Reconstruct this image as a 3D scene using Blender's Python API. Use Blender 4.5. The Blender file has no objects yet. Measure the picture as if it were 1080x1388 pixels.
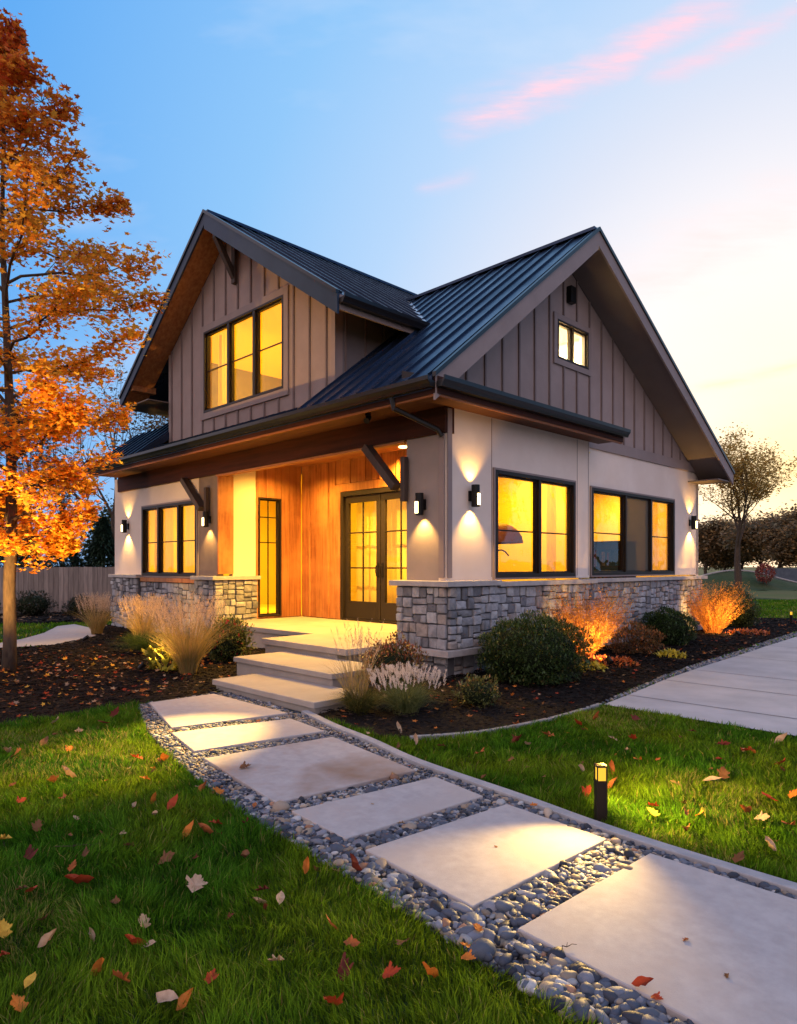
import bpy, bmesh, math, random
import numpy as np
from mathutils import Vector, Matrix
rad = math.radians
sc = bpy.context.scene
COL = sc.collection

# ---------------------------------------------------------------- camera
cam_d = bpy.data.cameras.new('camera'); cam = bpy.data.objects.new('camera', cam_d); COL.objects.link(cam)
cam.location = (0, 0, 1.5); cam.rotation_euler = (rad(90), 0, 0)
cam_d.sensor_fit = 'HORIZONTAL'; cam_d.sensor_width = 36.0; cam_d.lens = 36*926/1080
cam_d.shift_y = 73/1080; cam_d.clip_end = 2000; cam_d.clip_start = .05
sc.camera = cam
# ---------------------------------------------------------------- light, sky, exposure
SUN_AZ, SUN_EL = 27.0, 5.0           # degrees right of +Y, above the horizon
sc.view_settings.view_transform = 'Standard'; sc.view_settings.look = 'None'
sc.view_settings.gamma = 1; sc.view_settings.exposure = 0.12
sc.cycles.max_bounces = 8; sc.cycles.transparent_max_bounces = 16
sc.cycles.sample_clamp_indirect = 4.0; sc.cycles.use_denoising = True
sc.cycles.caustics_reflective = False; sc.cycles.caustics_refractive = False
SKY_GAIN = 1.0
sun_d = bpy.data.lights.new('sun', 'SUN'); sun = bpy.data.objects.new('sun', sun_d); COL.objects.link(sun)
sun_d.energy = 0.5; sun_d.angle = rad(10); sun_d.color = (1, .72, .45)
sdir = Vector((math.sin(rad(SUN_AZ))*math.cos(rad(SUN_EL)), math.cos(rad(SUN_AZ))*math.cos(rad(SUN_EL)), math.sin(rad(SUN_EL))))
sun.rotation_euler = sdir.to_track_quat('Z', 'Y').to_euler()

def build_world():
    w = bpy.data.worlds.new('World'); sc.world = w; w.use_nodes = True
    nt = w.node_tree; N = nt.nodes; Lk = nt.links; N.clear()
    def nd(t, **k):
        n = N.new(t)
        for a, b in k.items(): setattr(n, a, b)
        return n
    def mth(op, a, b=None, c=None, clamp=False):
        n = nd('ShaderNodeMath', operation=op, use_clamp=clamp)
        for i, x in enumerate((a, b, c)):
            if x is None: continue
            if isinstance(x, (int, float)): n.inputs[i].default_value = x
            else: Lk.new(x, n.inputs[i])
        return n.outputs[0]
    def mix(f, a, b):
        n = nd('ShaderNodeMix', data_type='RGBA')
        for s, x in ((0, f), (6, a), (7, b)):
            if isinstance(x, (int, float)): n.inputs[s].default_value = x
            elif isinstance(x, tuple): n.inputs[s].default_value = x
            else: Lk.new(x, n.inputs[s])
        return n.outputs[2]
    tc = nd('ShaderNodeTexCoord'); sep = nd('ShaderNodeSeparateXYZ'); Lk.new(tc.outputs['Generated'], sep.inputs[0])
    X, Y, Z = sep.outputs
    # angle to the afterglow
    dot = nd('ShaderNodeVectorMath', operation='DOT_PRODUCT'); Lk.new(tc.outputs['Generated'], dot.inputs[0])
    g = Vector((math.sin(rad(30))*math.cos(rad(7)), math.cos(rad(30))*math.cos(rad(7)), math.sin(rad(7))))
    dot.inputs[1].default_value = g
    ang = mth('ARCCOSINE', dot.outputs['Value'])
    angn = mth('DIVIDE', ang, math.pi)
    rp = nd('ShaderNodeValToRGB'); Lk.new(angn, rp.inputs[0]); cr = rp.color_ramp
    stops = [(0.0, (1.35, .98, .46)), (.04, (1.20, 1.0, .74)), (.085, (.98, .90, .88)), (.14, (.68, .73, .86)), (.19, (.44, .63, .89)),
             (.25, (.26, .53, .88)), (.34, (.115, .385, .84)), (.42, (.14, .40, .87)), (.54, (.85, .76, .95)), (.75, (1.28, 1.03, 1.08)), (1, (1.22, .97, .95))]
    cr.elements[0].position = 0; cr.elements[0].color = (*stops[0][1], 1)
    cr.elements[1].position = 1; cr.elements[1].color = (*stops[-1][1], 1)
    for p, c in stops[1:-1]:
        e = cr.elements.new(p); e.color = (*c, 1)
    # paler band along the horizon
    hz = mth('POWER', mth('SUBTRACT', 1.0, mth('MULTIPLY', mth('MAXIMUM', Z, 0.0), 2.2), clamp=True), 2.0)
    col = mix(mth('MULTIPLY', hz, .14), rp.outputs[0], (.80, .80, .84, 1))
    # gnomonic coordinates of the sky about world +Y for the cirrus
    yy = mth('MAXIMUM', Y, .05)
    gx = mth('DIVIDE', X, yy); gz = mth('DIVIDE', Z, yy)
    cmb = nd('ShaderNodeCombineXYZ'); Lk.new(gx, cmb.inputs[0]); Lk.new(gz, cmb.inputs[1])
    def noise(scale, stretch, ang_deg, detail=6, off=(0, 0, 0)):
        mp = nd('ShaderNodeMapping'); mp.inputs['Rotation'].default_value = (0, 0, rad(-ang_deg)); mp.inputs['Scale'].default_value = stretch
        mp.inputs['Location'].default_value = off
        Lk.new(cmb.outputs[0], mp.inputs[0])
        n = nd('ShaderNodeTexNoise'); n.inputs['Scale'].default_value = scale; n.inputs['Detail'].default_value = detail; n.inputs['Roughness'].default_value = .6
        Lk.new(mp.outputs[0], n.inputs['Vector']); return n.outputs['Fac']
    front = mth('GREATER_THAN', Y, .06)
    def streak(x0, z0, x1, z1, width, amp, bend=0.0, seed=0):
        L = math.hypot(x1-x0, z1-z0); cx, sx = (x1-x0)/L, (z1-z0)/L
        dx = mth('SUBTRACT', gx, x0); dz = mth('SUBTRACT', gz, z0)
        t = mth('DIVIDE', mth('ADD', mth('MULTIPLY', dx, cx), mth('MULTIPLY', dz, sx)), L)
        s = mth('SUBTRACT', mth('MULTIPLY', dz, cx), mth('MULTIPLY', dx, sx))
        nz = noise(4.0, (1, 2.0, 1), math.degrees(math.atan2(sx, cx)), 7, (seed, seed*.7, 0))
        s2 = mth('ADD', s, mth('MULTIPLY', mth('SUBTRACT', nz, .5), width*2.6))
        s2 = mth('ADD', s2, mth('MULTIPLY', mth('MULTIPLY', t, mth('SUBTRACT', 1.0, t)), bend))
        ac = mth('POWER', mth('SUBTRACT', 1.0, mth('DIVIDE', mth('ABSOLUTE', s2), width), clamp=True), 1.3)
        al = mth('MULTIPLY', mth('MULTIPLY', mth('SUBTRACT', 1.04, t, clamp=True), 4.0, clamp=True), mth('MULTIPLY', mth('ADD', t, .04, clamp=True), 5.0, clamp=True))
        fib = noise(8, (1, 7, 1), math.degrees(math.atan2(sx, cx)), 8, (seed*1.3, 2, 0))
        fib = mth('MULTIPLY', mth('SUBTRACT', fib, .25, clamp=True), 2.4, clamp=True)
        return mth('MULTIPLY', mth('MULTIPLY', mth('MULTIPLY', ac, al), fib), amp)
    q = lambda x, y: ((x-540)/926, (767-y)/926)
    pink = (.92, .64, .76, 1)
    for (a, b, wd, am, bd, sd) in ((q(610, 180), q(1010, -15), .040, 1.5, .04, 1), (q(880, 115), q(1100, 5), .026, 1.0, .0, 4),
                                   (q(600, 130), q(760, 85), .022, .22, 0, 9), (q(560, 255), q(650, 235), .02, .35, 0, 6)):
        m = mth('MULTIPLY', streak(*a, *b, wd, am, bd, sd), front); col = mix(m, col, pink)
    m = mth('MULTIPLY', streak(*q(820, 400), *q(1120, 270), .10, .55, .0, 12), front); col = mix(m, col, (1.0, .74, .72, 1))
    m = mth('MULTIPLY', streak(*q(930, 535), *q(1110, 485), .014, .55, .0, 14), front); col = mix(m, col, (.98, .72, .42, 1))
    soft = noise(1.6, (1, 2.4, 1), 18, 5, (3, 1, 0))
    soft = mth('MULTIPLY', mth('SUBTRACT', soft, .52, clamp=True), 1.3, clamp=True)
    col = mix(mth('MULTIPLY', soft, front), col, (.86, .84, .90, 1))
    sky = nd('ShaderNodeTexSky', sky_type='NISHITA'); sky.sun_disc = False; sky.sun_elevation = rad(SUN_EL); sky.sun_rotation = rad(SUN_AZ)
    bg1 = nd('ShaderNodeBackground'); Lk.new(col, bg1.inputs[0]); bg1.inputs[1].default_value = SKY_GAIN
    bg2 = nd('ShaderNodeBackground'); Lk.new(sky.outputs[0], bg2.inputs[0]); bg2.inputs[1].default_value = .008
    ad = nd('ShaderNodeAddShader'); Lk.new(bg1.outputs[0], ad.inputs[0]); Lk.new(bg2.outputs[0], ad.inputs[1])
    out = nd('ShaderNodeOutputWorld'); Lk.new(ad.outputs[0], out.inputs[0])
build_world()
WARM = (1.0, .60, .035)

# ---------------------------------------------------------------- frames and helpers
CX, CY = 0.63725, 9.07843                       # outer corner of the house
TH = math.atan2(.70481966, .70938653)           # local +x (u) runs along the right facade, +y (v) along the front one
cT, sT = math.cos(TH), math.sin(TH)
def W(u, v, z=0.0): return Vector((CX+u*cT-v*sT, CY+u*sT+v*cT, z))
def Wn(P):
    P = np.asarray(P, float); o = P.copy()
    o[:, 0] = CX+P[:, 0]*cT-P[:, 1]*sT; o[:, 1] = CY+P[:, 0]*sT+P[:, 1]*cT
    return o

def tag(o, label=None, cat=None, group=None, kind=None):
    if label: o['label'] = label
    if cat: o['category'] = cat
    if group: o['group'] = group
    if kind: o['kind'] = kind
    return o
def empty(name, loc, rz=0):
    o = bpy.data.objects.new(name, None); COL.objects.link(o); o.location = loc; o.rotation_euler = (0, 0, rz); o.empty_display_size = .1
    return o
def copy_tree(o, parent=None):
    c = o.copy(); COL.objects.link(c); c.parent = parent
    for ch in list(o.children): copy_tree(ch, c)
    return c

def M(name, col, rough=.7, metal=0.0, col2=None, vscale=4.0, stretch=(1, 1, 1), bump=0.0, bscale=60.0, bstretch=(1, 1, 1), attr=False,
      spec=.18, transl=0.0, col3=None, scale3=.8, vdetail=6, lo=.35, hi=.65, emit=None, estr=0.0, rvar=0.0):
    m = bpy.data.materials.new(name); m.use_nodes = True; nt = m.node_tree; N = nt.nodes; Lk = nt.links
    b = N['Principled BSDF']; out = N['Material Output']
    b.inputs['Roughness'].default_value = rough; b.inputs['Metallic'].default_value = metal; b.inputs['Specular IOR Level'].default_value = spec
    tc = N.new('ShaderNodeTexCoord')
    def noise(scale, st, detail=6):
        mp = N.new('ShaderNodeMapping'); mp.inputs['Scale'].default_value = st; Lk.new(tc.outputs['Object'], mp.inputs[0])
        n = N.new('ShaderNodeTexNoise'); n.inputs['Scale'].default_value = scale; n.inputs['Detail'].default_value = detail; n.inputs['Roughness'].default_value = .62
        Lk.new(mp.outputs[0], n.inputs['Vector']); return n.outputs['Fac']
    def mixc(f, a, c, blend='MIX'):
        x = N.new('ShaderNodeMix'); x.data_type = 'RGBA'; x.blend_type = blend
        for s, y in ((0, f), (6, a), (7, c)):
            if isinstance(y, (int, float)): x.inputs[s].default_value = y
            elif isinstance(y, tuple): x.inputs[s].default_value = (*y, 1) if len(y) == 3 else y
            else: Lk.new(y, x.inputs[s])
        return x.outputs[2]
    cur = tuple(col)
    if col2:
        r = N.new('ShaderNodeMapRange'); r.inputs[1].default_value = lo; r.inputs[2].default_value = hi; Lk.new(noise(vscale, stretch, vdetail), r.inputs[0])
        cur = mixc(r.outputs[0], tuple(col), tuple(col2))
        if rvar:
            rr = N.new('ShaderNodeMapRange'); rr.inputs[3].default_value = rough-rvar; rr.inputs[4].default_value = rough+rvar
            Lk.new(r.outputs[0], rr.inputs[0]); Lk.new(rr.outputs[0], b.inputs['Roughness'])
    if col3:
        r = N.new('ShaderNodeMapRange'); r.inputs[1].default_value = .45; r.inputs[2].default_value = .7; Lk.new(noise(scale3, (1, 1, 1), 4), r.inputs[0])
        cur = mixc(r.outputs[0], cur, tuple(col3))
    if attr:
        a = N.new('ShaderNodeAttribute'); a.attribute_name = 'col'
        cur = mixc(1.0, cur, a.outputs['Color'], 'MULTIPLY')
    if isinstance(cur, tuple): b.inputs['Base Color'].default_value = (*cur, 1)
    else: Lk.new(cur, b.inputs['Base Color'])
    if bump:
        bm = N.new('ShaderNodeBump'); bm.inputs['Strength'].default_value = 1.0; bm.inputs['Distance'].default_value = bump
        Lk.new(noise(bscale, bstretch, 5), bm.inputs['Height']); Lk.new(bm.outputs[0], b.inputs['Normal'])
    if emit: b.inputs['Emission Color'].default_value = (*emit, 1); b.inputs['Emission Strength'].default_value = estr
    if transl:
        t = N.new('ShaderNodeBsdfTranslucent'); mx = N.new('ShaderNodeMixShader'); mx.inputs[0].default_value = transl
        if isinstance(cur, tuple): t.inputs[0].default_value = (*cur, 1)
        else: Lk.new(cur, t.inputs[0])
        Lk.new(b.outputs[0], mx.inputs[1]); Lk.new(t.outputs[0], mx.inputs[2]); Lk.new(mx.outputs[0], out.inputs[0])
    return m
def glass(name, tint=(1, 1, 1), f0=.0, rough=.01, wave=.0006):
    m = bpy.data.materials.new(name); m.use_nodes = True; N = m.node_tree.nodes; Lk = m.node_tree.links; N.clear()
    t = N.new('ShaderNodeBsdfTransparent'); t.inputs[0].default_value = (*tint, 1)
    g = N.new('ShaderNodeBsdfGlossy'); g.inputs['Roughness'].default_value = rough; g.inputs[0].default_value = (.95, .97, 1, 1)
    lw = N.new('ShaderNodeFresnel'); lw.inputs[0].default_value = 1.5
    a = N.new('ShaderNodeMath'); a.operation = 'MULTIPLY_ADD'; a.inputs[1].default_value = .55; a.inputs[2].default_value = f0; a.use_clamp = True
    Lk.new(lw.outputs[0], a.inputs[0])
    tc = N.new('ShaderNodeTexCoord'); n = N.new('ShaderNodeTexNoise'); n.inputs['Scale'].default_value = 1.7; Lk.new(tc.outputs['Object'], n.inputs[0])
    bm = N.new('ShaderNodeBump'); bm.inputs['Distance'].default_value = wave*20; Lk.new(n.outputs[0], bm.inputs['Height']); Lk.new(bm.outputs[0], g.inputs['Normal'])
    gm = N.new('ShaderNodeNewGeometry'); bf = N.new('ShaderNodeMath'); bf.operation = 'SUBTRACT'; bf.inputs[0].default_value = 1; Lk.new(gm.outputs['Backfacing'], bf.inputs[1])
    ff = N.new('ShaderNodeMath'); ff.operation = 'MULTIPLY'; Lk.new(a.outputs[0], ff.inputs[0]); Lk.new(bf.outputs[0], ff.inputs[1])
    mx = N.new('ShaderNodeMixShader'); Lk.new(ff.outputs[0], mx.inputs[0]); Lk.new(t.outputs[0], mx.inputs[1]); Lk.new(g.outputs[0], mx.inputs[2])
    o = N.new('ShaderNodeOutputMaterial'); Lk.new(mx.outputs[0], o.inputs[0]); return m
def emis(name, col, s):
    m = bpy.data.materials.new(name); m.use_nodes = True; N = m.node_tree.nodes; N.clear()
    e = N.new('ShaderNodeEmission'); e.inputs[0].default_value = (*col, 1); e.inputs[1].default_value = s
    o = N.new('ShaderNodeOutputMaterial'); m.node_tree.links.new(e.outputs[0], o.inputs[0]); return m

class MB:
    def __init__(s): s.v = []; s.f = []; s.c = []
    def add(s, vs, fs, col=None):
        k = len(s.v); s.v += [tuple(p) for p in vs]; s.f += [tuple(i+k for i in f) for f in fs]; s.c += [col or (1, 1, 1)]*len(vs)
    def box(s, x0, x1, y0, y1, z0, z1, col=None):
        s.add([(x0, y0, z0), (x1, y0, z0), (x1, y1, z0), (x0, y1, z0), (x0, y0, z1), (x1, y0, z1), (x1, y1, z1), (x0, y1, z1)],
              [(0, 3, 2, 1), (4, 5, 6, 7), (0, 1, 5, 4), (1, 2, 6, 5), (2, 3, 7, 6), (3, 0, 4, 7)], col)
    def prism(s, A, B, col=None):          # two matching polygons joined
        n = len(A); s.add(list(A)+list(B), [tuple(range(n))[::-1], tuple(range(n, 2*n))]+[(i, (i+1) % n, n+(i+1) % n, n+i) for i in range(n)], col)
    def beam(s, p0, p1, w, h, up=(0, 0, 1), col=None):
        p0, p1 = Vector(p0), Vector(p1); d = (p1-p0).normalized(); up = Vector(up); sd = d.cross(up).normalized(); u2 = sd.cross(d)
        q = [(-w/2, -h/2), (w/2, -h/2), (w/2, h/2), (-w/2, h/2)]
        s.prism([p0+sd*a+u2*b for a, b in q], [p1+sd*a+u2*b for a, b in q], col)
    def tube(s, pts, rs, n=8, cap=True, col=None):
        pts = [Vector(p) for p in pts]; vs = []; fs = []; prev = None
        for i, p in enumerate(pts):
            d = (pts[min(i+1, len(pts)-1)]-pts[max(i-1, 0)]).normalized()
            a = d.cross(Vector((0, 0, 1)) if abs(d.z) < .95 else Vector((1, 0, 0))).normalized() if prev is None else (prev-d*prev.dot(d)).normalized()
            prev = a; b = d.cross(a)
            for k in range(n):
                t = 2*math.pi*k/n; vs.append(p+(a*math.cos(t)+b*math.sin(t))*rs[i])
        for i in range(len(pts)-1):
            for k in range(n): fs.append((i*n+k, i*n+(k+1) % n, (i+1)*n+(k+1) % n, (i+1)*n+k))
        if cap: fs += [tuple(range(n))[::-1], tuple(range((len(pts)-1)*n, len(pts)*n))]
        s.add(vs, fs, col)
    def build(s, name, mat, parent=None, bevel=0.0, smooth=False, recalc=True, loc=None, local=True):
        me = bpy.data.meshes.new(name); me.from_pydata(s.v, [], s.f)
        a = me.color_attributes.new('col', 'FLOAT_COLOR', 'POINT')
        a.data.foreach_set('color', np.array([(*c, 1) for c in s.c], dtype=np.float32).ravel())
        if recalc:
            bm = bmesh.new(); bm.from_mesh(me); bmesh.ops.recalc_face_normals(bm, faces=bm.faces); bm.to_mesh(me); bm.free()
        if smooth: me.polygons.foreach_set('use_smooth', [True]*len(me.polygons))
        me.materials.append(mat); o = bpy.data.objects.new(name, me); COL.objects.link(o)
        if parent: o.parent = parent
        elif loc is not None: o.location = loc
        elif local: o.location = (CX, CY, 0); o.rotation_euler = (0, 0, TH)
        if bevel:
            b = o.modifiers.new('bevel', 'BEVEL'); b.width = bevel; b.segments = 2; b.limit_method = 'ANGLE'; b.angle_limit = rad(40); b.harden_normals = False
        return o

def npobj(name, V, F, mat, col=None, parent=None, loc=None, smooth=False):
    """V (n,3); F list of (m,k) int arrays."""
    me = bpy.data.meshes.new(name); V = np.ascontiguousarray(V, np.float32)
    if loc is not None: V = V-np.array(loc, np.float32)
    me.vertices.add(len(V)); me.vertices.foreach_set('co', V.ravel())
    loops = np.concatenate([f.ravel() for f in F]).astype(np.int32)
    sizes = np.concatenate([np.full(len(f), f.shape[1]) for f in F]); starts = np.concatenate([[0], np.cumsum(sizes)[:-1]]).astype(np.int32)
    me.loops.add(len(loops)); me.loops.foreach_set('vertex_index', loops)
    me.polygons.add(len(sizes)); me.polygons.foreach_set('loop_start', starts)
    me.update(calc_edges=True)
    if smooth: me.polygons.foreach_set('use_smooth', np.ones(len(sizes), bool))
    if col is not None:
        a = me.color_attributes.new('col', 'FLOAT_COLOR', 'POINT'); c = np.ones((len(V), 4), np.float32); c[:, :3] = col; a.data.foreach_set('color', c.ravel())
    me.materials.append(mat); o = bpy.data.objects.new(name, me); COL.objects.link(o)
    if parent: o.parent = parent
    if loc is not None: o.location = loc
    return o

def scatter(base_v, base_f, pos, rot, scale):
    """copies of a small mesh: rot (n,3,3), scale (n,3)"""
    n = len(pos); k = len(base_v)
    V = np.einsum('nij,nkj->nki', rot, base_v[None]*scale[:, None, :])+pos[:, None, :]
    F = [(f[None]+np.arange(n)[:, None, None]*k).reshape(-1, f.shape[1]) for f in base_f]
    return V.reshape(-1, 3), F
def rotz(a):
    c, s = np.cos(a), np.sin(a); z = np.zeros_like(a); o = np.ones_like(a)
    return np.stack([np.stack([c, -s, z], -1), np.stack([s, c, z], -1), np.stack([z, z, o], -1)], -2)
def rotx(a):
    c, s = np.cos(a), np.sin(a); z = np.zeros_like(a); o = np.ones_like(a)
    return np.stack([np.stack([o, z, z], -1), np.stack([z, c, -s], -1), np.stack([z, s, c], -1)], -2)
def randrot(rg, n, tilt=math.pi):
    return rotz(rg.uniform(0, 6.283, n)) @ rotx(rg.uniform(-tilt, tilt, n)) @ rotz(rg.uniform(0, 6.283, n))
def inpoly(P, poly):
    x, y = P[:, 0], P[:, 1]; r = np.zeros(len(P), bool); n = len(poly)
    for i in range(n):
        x0, y0 = poly[i]; x1, y1 = poly[(i+1) % n]
        c = ((y0 > y) != (y1 > y)) & (x < (x1-x0)*(y-y0)/((y1-y0) or 1e-9)+x0); r ^= c
    return r
def vnoise(P, s, seed=0):
    """cheap smooth 2-D value noise 0..1"""
    Q = P[:, :2]*s+seed*17.3; i = np.floor(Q).astype(int); f = Q-i; f = f*f*(3-2*f)
    h = lambda a, b: np.modf(np.abs(np.sin(a*127.1+b*311.7+seed*3.1)*43758.5453))[0]
    a, b = i[:, 0], i[:, 1]
    return (h(a, b)*(1-f[:, 0])+h(a+1, b)*f[:, 0])*(1-f[:, 1])+(h(a, b+1)*(1-f[:, 0])+h(a+1, b+1)*f[:, 0])*f[:, 1]

# ---------------------------------------------------------------- materials
m_stucco = M('cream_stucco', (.74, .62, .54), .85, col2=(.68, .56, .48), vscale=1.6, bump=.004, bscale=110, col3=(.66, .53, .45), scale3=.7)
m_siding = M('taupe_siding', (.315, .240, .222), .75, col2=(.275, .208, .192), vscale=2.5, bump=.0012, bscale=30, bstretch=(4, 4, .3))
m_batten = M('shaded_batten', (.20, .150, .140), .7, col2=(.165, .122, .115), vscale=3)  # darker than the siding: the battens' shadow lines are put into this colour
m_trim = M('taupe_trim', (.27, .208, .195), .6, col2=(.235, .18, .168), vscale=2)
m_fascia = M('slate_fascia', (.026, .040, .072), .45, col2=(.020, .031, .056), vscale=2)
m_roof = M('standing_seam_metal', (.030, .050, .095), .30, metal=.55, col2=(.018, .030, .058), vscale=1.5, rvar=.07, spec=.3)
m_gutter = M('black_gutter', (.012, .011, .012), .32, metal=.1, spec=.4)
m_bronze = M('dark_bronze', (.022, .016, .013), .42, metal=.1)
m_beam = M('dark_stained_timber', (.058, .016, .008), .7, col2=(.030, .009, .005), vscale=3, stretch=(.25, .25, 4), bump=.002, bscale=20, bstretch=(1, .2, 3))
m_brace = M('dark_grey_timber', (.075, .055, .048), .6, col2=(.05, .035, .03), vscale=5, stretch=(1, 1, .3), bump=.002, bscale=30)
m_wood = M('cedar_boards', (.42, .17, .06), .45, col2=(.24, .085, .03), vscale=6, stretch=(3.0, 3.0, .22), bump=.0015, bscale=40, bstretch=(4, 4, .2), attr=True, col3=(.46, .20, .07), scale3=1.5)
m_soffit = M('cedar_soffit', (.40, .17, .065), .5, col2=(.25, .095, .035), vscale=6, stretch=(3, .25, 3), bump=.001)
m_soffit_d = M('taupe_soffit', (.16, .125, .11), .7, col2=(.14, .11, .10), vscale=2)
m_stone = M('ashlar_stone', (1, 1, 1), .8, col2=(.66, .66, .68), vscale=11, bump=.006, bscale=26, attr=True)
m_mortar = M('mortar', (.10, .10, .11), .9, bump=.003, bscale=80)
m_cap = M('limestone_cap', (.42, .38, .36), .75, col2=(.32, .29, .28), vscale=7, bump=.002, bscale=60)
m_conc = M('pale_concrete', (.42, .385, .38), .8, col2=(.35, .32, .315), vscale=14, vdetail=10, bump=.0012, bscale=160, col3=(.40, .345, .32), scale3=1.6)
m_concd = M('driveway_concrete', (.44, .42, .43), .8, col2=(.35, .34, .35), vscale=1.6, bump=.001, bscale=150, stretch=(1, 1, 1))
m_porch = M('porch_concrete', (.36, .32, .29), .75, col2=(.29, .255, .23), vscale=2, bump=.001, bscale=120)
m_room = M('warm_room_paint', (.82, .64, .16), .9)
m_roomfl = M('oak_floor', (.35, .2, .1), .5)
m_curtain = M('linen_curtain', (.78, .60, .18), .9, transl=.5)
m_screen = M('insect_screen', (.06, .055, .05), .9)
m_glass = glass('window_glass'); m_glassr = glass('reflective_glass', (.95, .9, .85), f0=.05)
m_bulb = emis('lamp_glow', (1, .72, .30), 9); m_can = emis('downlight_glow', (1, .70, .25), 14)
m_lantern = emis('bollard_glow', (1, .56, .05), 1.15)
m_black = M('black_metal', (.012, .011, .011), .4, metal=.3)

# ================================================================= HOUSE
house = empty('house', (CX, CY, 0), TH)
tag(house, 'two storey craftsman house with taupe board siding, cream walls, grey stone base and metal gables', 'house')
def PF(c): return lambda a, z, d=0.0: (c-d, a, z)       # wall facing the front path (-u)
def PR(c): return lambda a, z, d=0.0: (a, c-d, z)       # wall facing the driveway (-v)

def wall(mb, place, a0, a1, zb, top, holes=(), brk=(), d0=-.14, d1=0.0):
    xs = sorted({a0, a1, *[x for h in holes for x in h[:2]], *[b for b in brk if a0 < b < a1]})
    for x0, x1 in zip(xs[:-1], xs[1:]):
        m = (x0+x1)/2; hs = sorted([h for h in holes if h[0] <= m <= h[1]], key=lambda h: h[2])
        spans = []; z = zb
        for h in hs: spans.append((z, h[2], 0)); z = h[3]
        spans.append((z, None, 1))
        for s0, s1, last in spans:
            t0, t1 = (top(x0), top(x1)) if last else (s1, s1)
            q = [(x0, s0), (x1, s0), (x1, t1), (x0, t0)]
            if min(t0, t1) <= s0+1e-4:
                if max(t0, t1) <= s0+1e-4: continue
                q = [(x0, s0), (x1, s0), (x1, t1)] if t1 > t0 else [(x0, s0), (x1, s0), (x0, t0)]
            mb.prism([place(a, b, d0) for a, b in q], [place(a, b, d1) for a, b in q])
def bx(mb, place, a0, a1, z0, z1, d0, d1, col=None):
    q = [(a0, z0), (a1, z0), (a1, z1), (a0, z1)]; mb.prism([place(a, b, d0) for a, b in q], [place(a, b, d1) for a, b in q], col)
def battens(mb, place, xs, zb, top, holes=(), w=.034, d=.026):
    for x in xs:
        spans = []; z = zb
        for h in sorted([h for h in holes if h[0]-w/2 < x < h[1]+w/2], key=lambda h: h[2]): spans.append((z, h[2])); z = h[3]
        spans.append((z, min(top(x-w/2), top(x+w/2))))
        for s0, s1 in spans:
            if s1-s0 > .03: bx(mb, place, x-w/2, x+w/2, s0, s1, .0, d)
def stones(mb, place, a0, a1, z0, z1, seed, big=.30, proud=.034):
    rg = random.Random(seed)
    def put(x0, x1, y0, y1):
        g = .007; j = lambda: rg.uniform(-.007, .007)
        x0 += g; x1 -= g; y0 += g; y1 -= g
        dep = proud*rg.uniform(.5, 1.7)
        r = rg.random()
        if r < .12: c = (.17, .17, .185)
        elif r < .30: c = (.43, .42, .42)
        elif r < .40: c = (.36, .31, .28)
        else: k = rg.uniform(.22, .42); c = (k, k*.985, k*1.03)
        cc = min(.012, (x1-x0)*.2, (y1-y0)*.2); k1 = cc*.8
        octa = [(x0+cc, y0), (x1-cc, y0), (x1, y0+cc), (x1, y1-cc), (x1-cc, y1), (x0+cc, y1), (x0, y1-cc), (x0, y0+cc)]
        octa = [(x+j(), y+j()) for x, y in octa]
        mx, my = (x0+x1)/2, (y0+y1)/2; sx = 1-2*.006/(x1-x0); sy = 1-2*.006/(y1-y0)
        A = [place(x, y, -.01) for x, y in octa]; B = [place(x, y, dep*.80) for x, y in octa]
        Cc = [place(mx+(x-mx)*sx, my+(y-my)*sy, dep+rg.uniform(-.004, .006)) for x, y in octa]
        ct = place(mx+rg.uniform(-.03, .03), my+rg.uniform(-.02, .02), dep+rg.uniform(.003, .014)); n = 8
        mb.add(A+B+Cc+[ct], [(i, (i+1) % n, n+(i+1) % n, n+i) for i in range(n)]+[(n+i, n+(i+1) % n, 2*n+(i+1) % n, 2*n+i) for i in range(n)]
               + [(2*n+i, 2*n+(i+1) % n, 3*n) for i in range(n)], c)
    def split(x0, x1, y0, y1):
        w, h = x1-x0, y1-y0
        if w > big or h > big*.72 or (w*h > .028 and rg.random() < .5):
            t = rg.uniform(.36, .64)
            if w/h > 1.15 and w > .2 or h < .14: split(x0, x0+w*t, y0, y1); split(x0+w*t, x1, y0, y1)
            else: split(x0, x1, y0, y0+h*t); split(x0, x1, y0+h*t, y1)
        else: put(x0, x1, y0, y1)
    n = max(1, round((a1-a0)/1.1))
    for i in range(n): split(a0+(a1-a0)*i/n, a0+(a1-a0)*(i+1)/n, z0, z1)

# roof planes
RZ, RU = 6.92, 3.20
zf = lambda u: RZ-.79*(RU-u)                 # main roof, slope towards the path
zb_ = lambda u: RZ-.5625*(u-RU)              # main roof, back slope
zmain = lambda u: zf(u) if u < RU else zb_(u)
DV, DZ = 5.44, 8.0
zdr = lambda v: DZ-.67*(DV-v)
zdl = lambda v: DZ-.747*(v-DV)
zdor = lambda v: zdr(v) if v < DV else zdl(v)
VE = 10.45; VG = 9.0     # left end of the eave skirt / of the main gable roof
SOF = 3.62
def slab(mb, uv, zfun, th=.16, n=None):
    top = [(u, v, zfun(u, v)) for u, v in uv]; bot = [(u, v, zfun(u, v)-th) for u, v in uv]; mb.prism(bot, top)

zs = lambda u: zf(-.75)+.42*(u+.75)        # shallower skirt under the dormer
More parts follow.
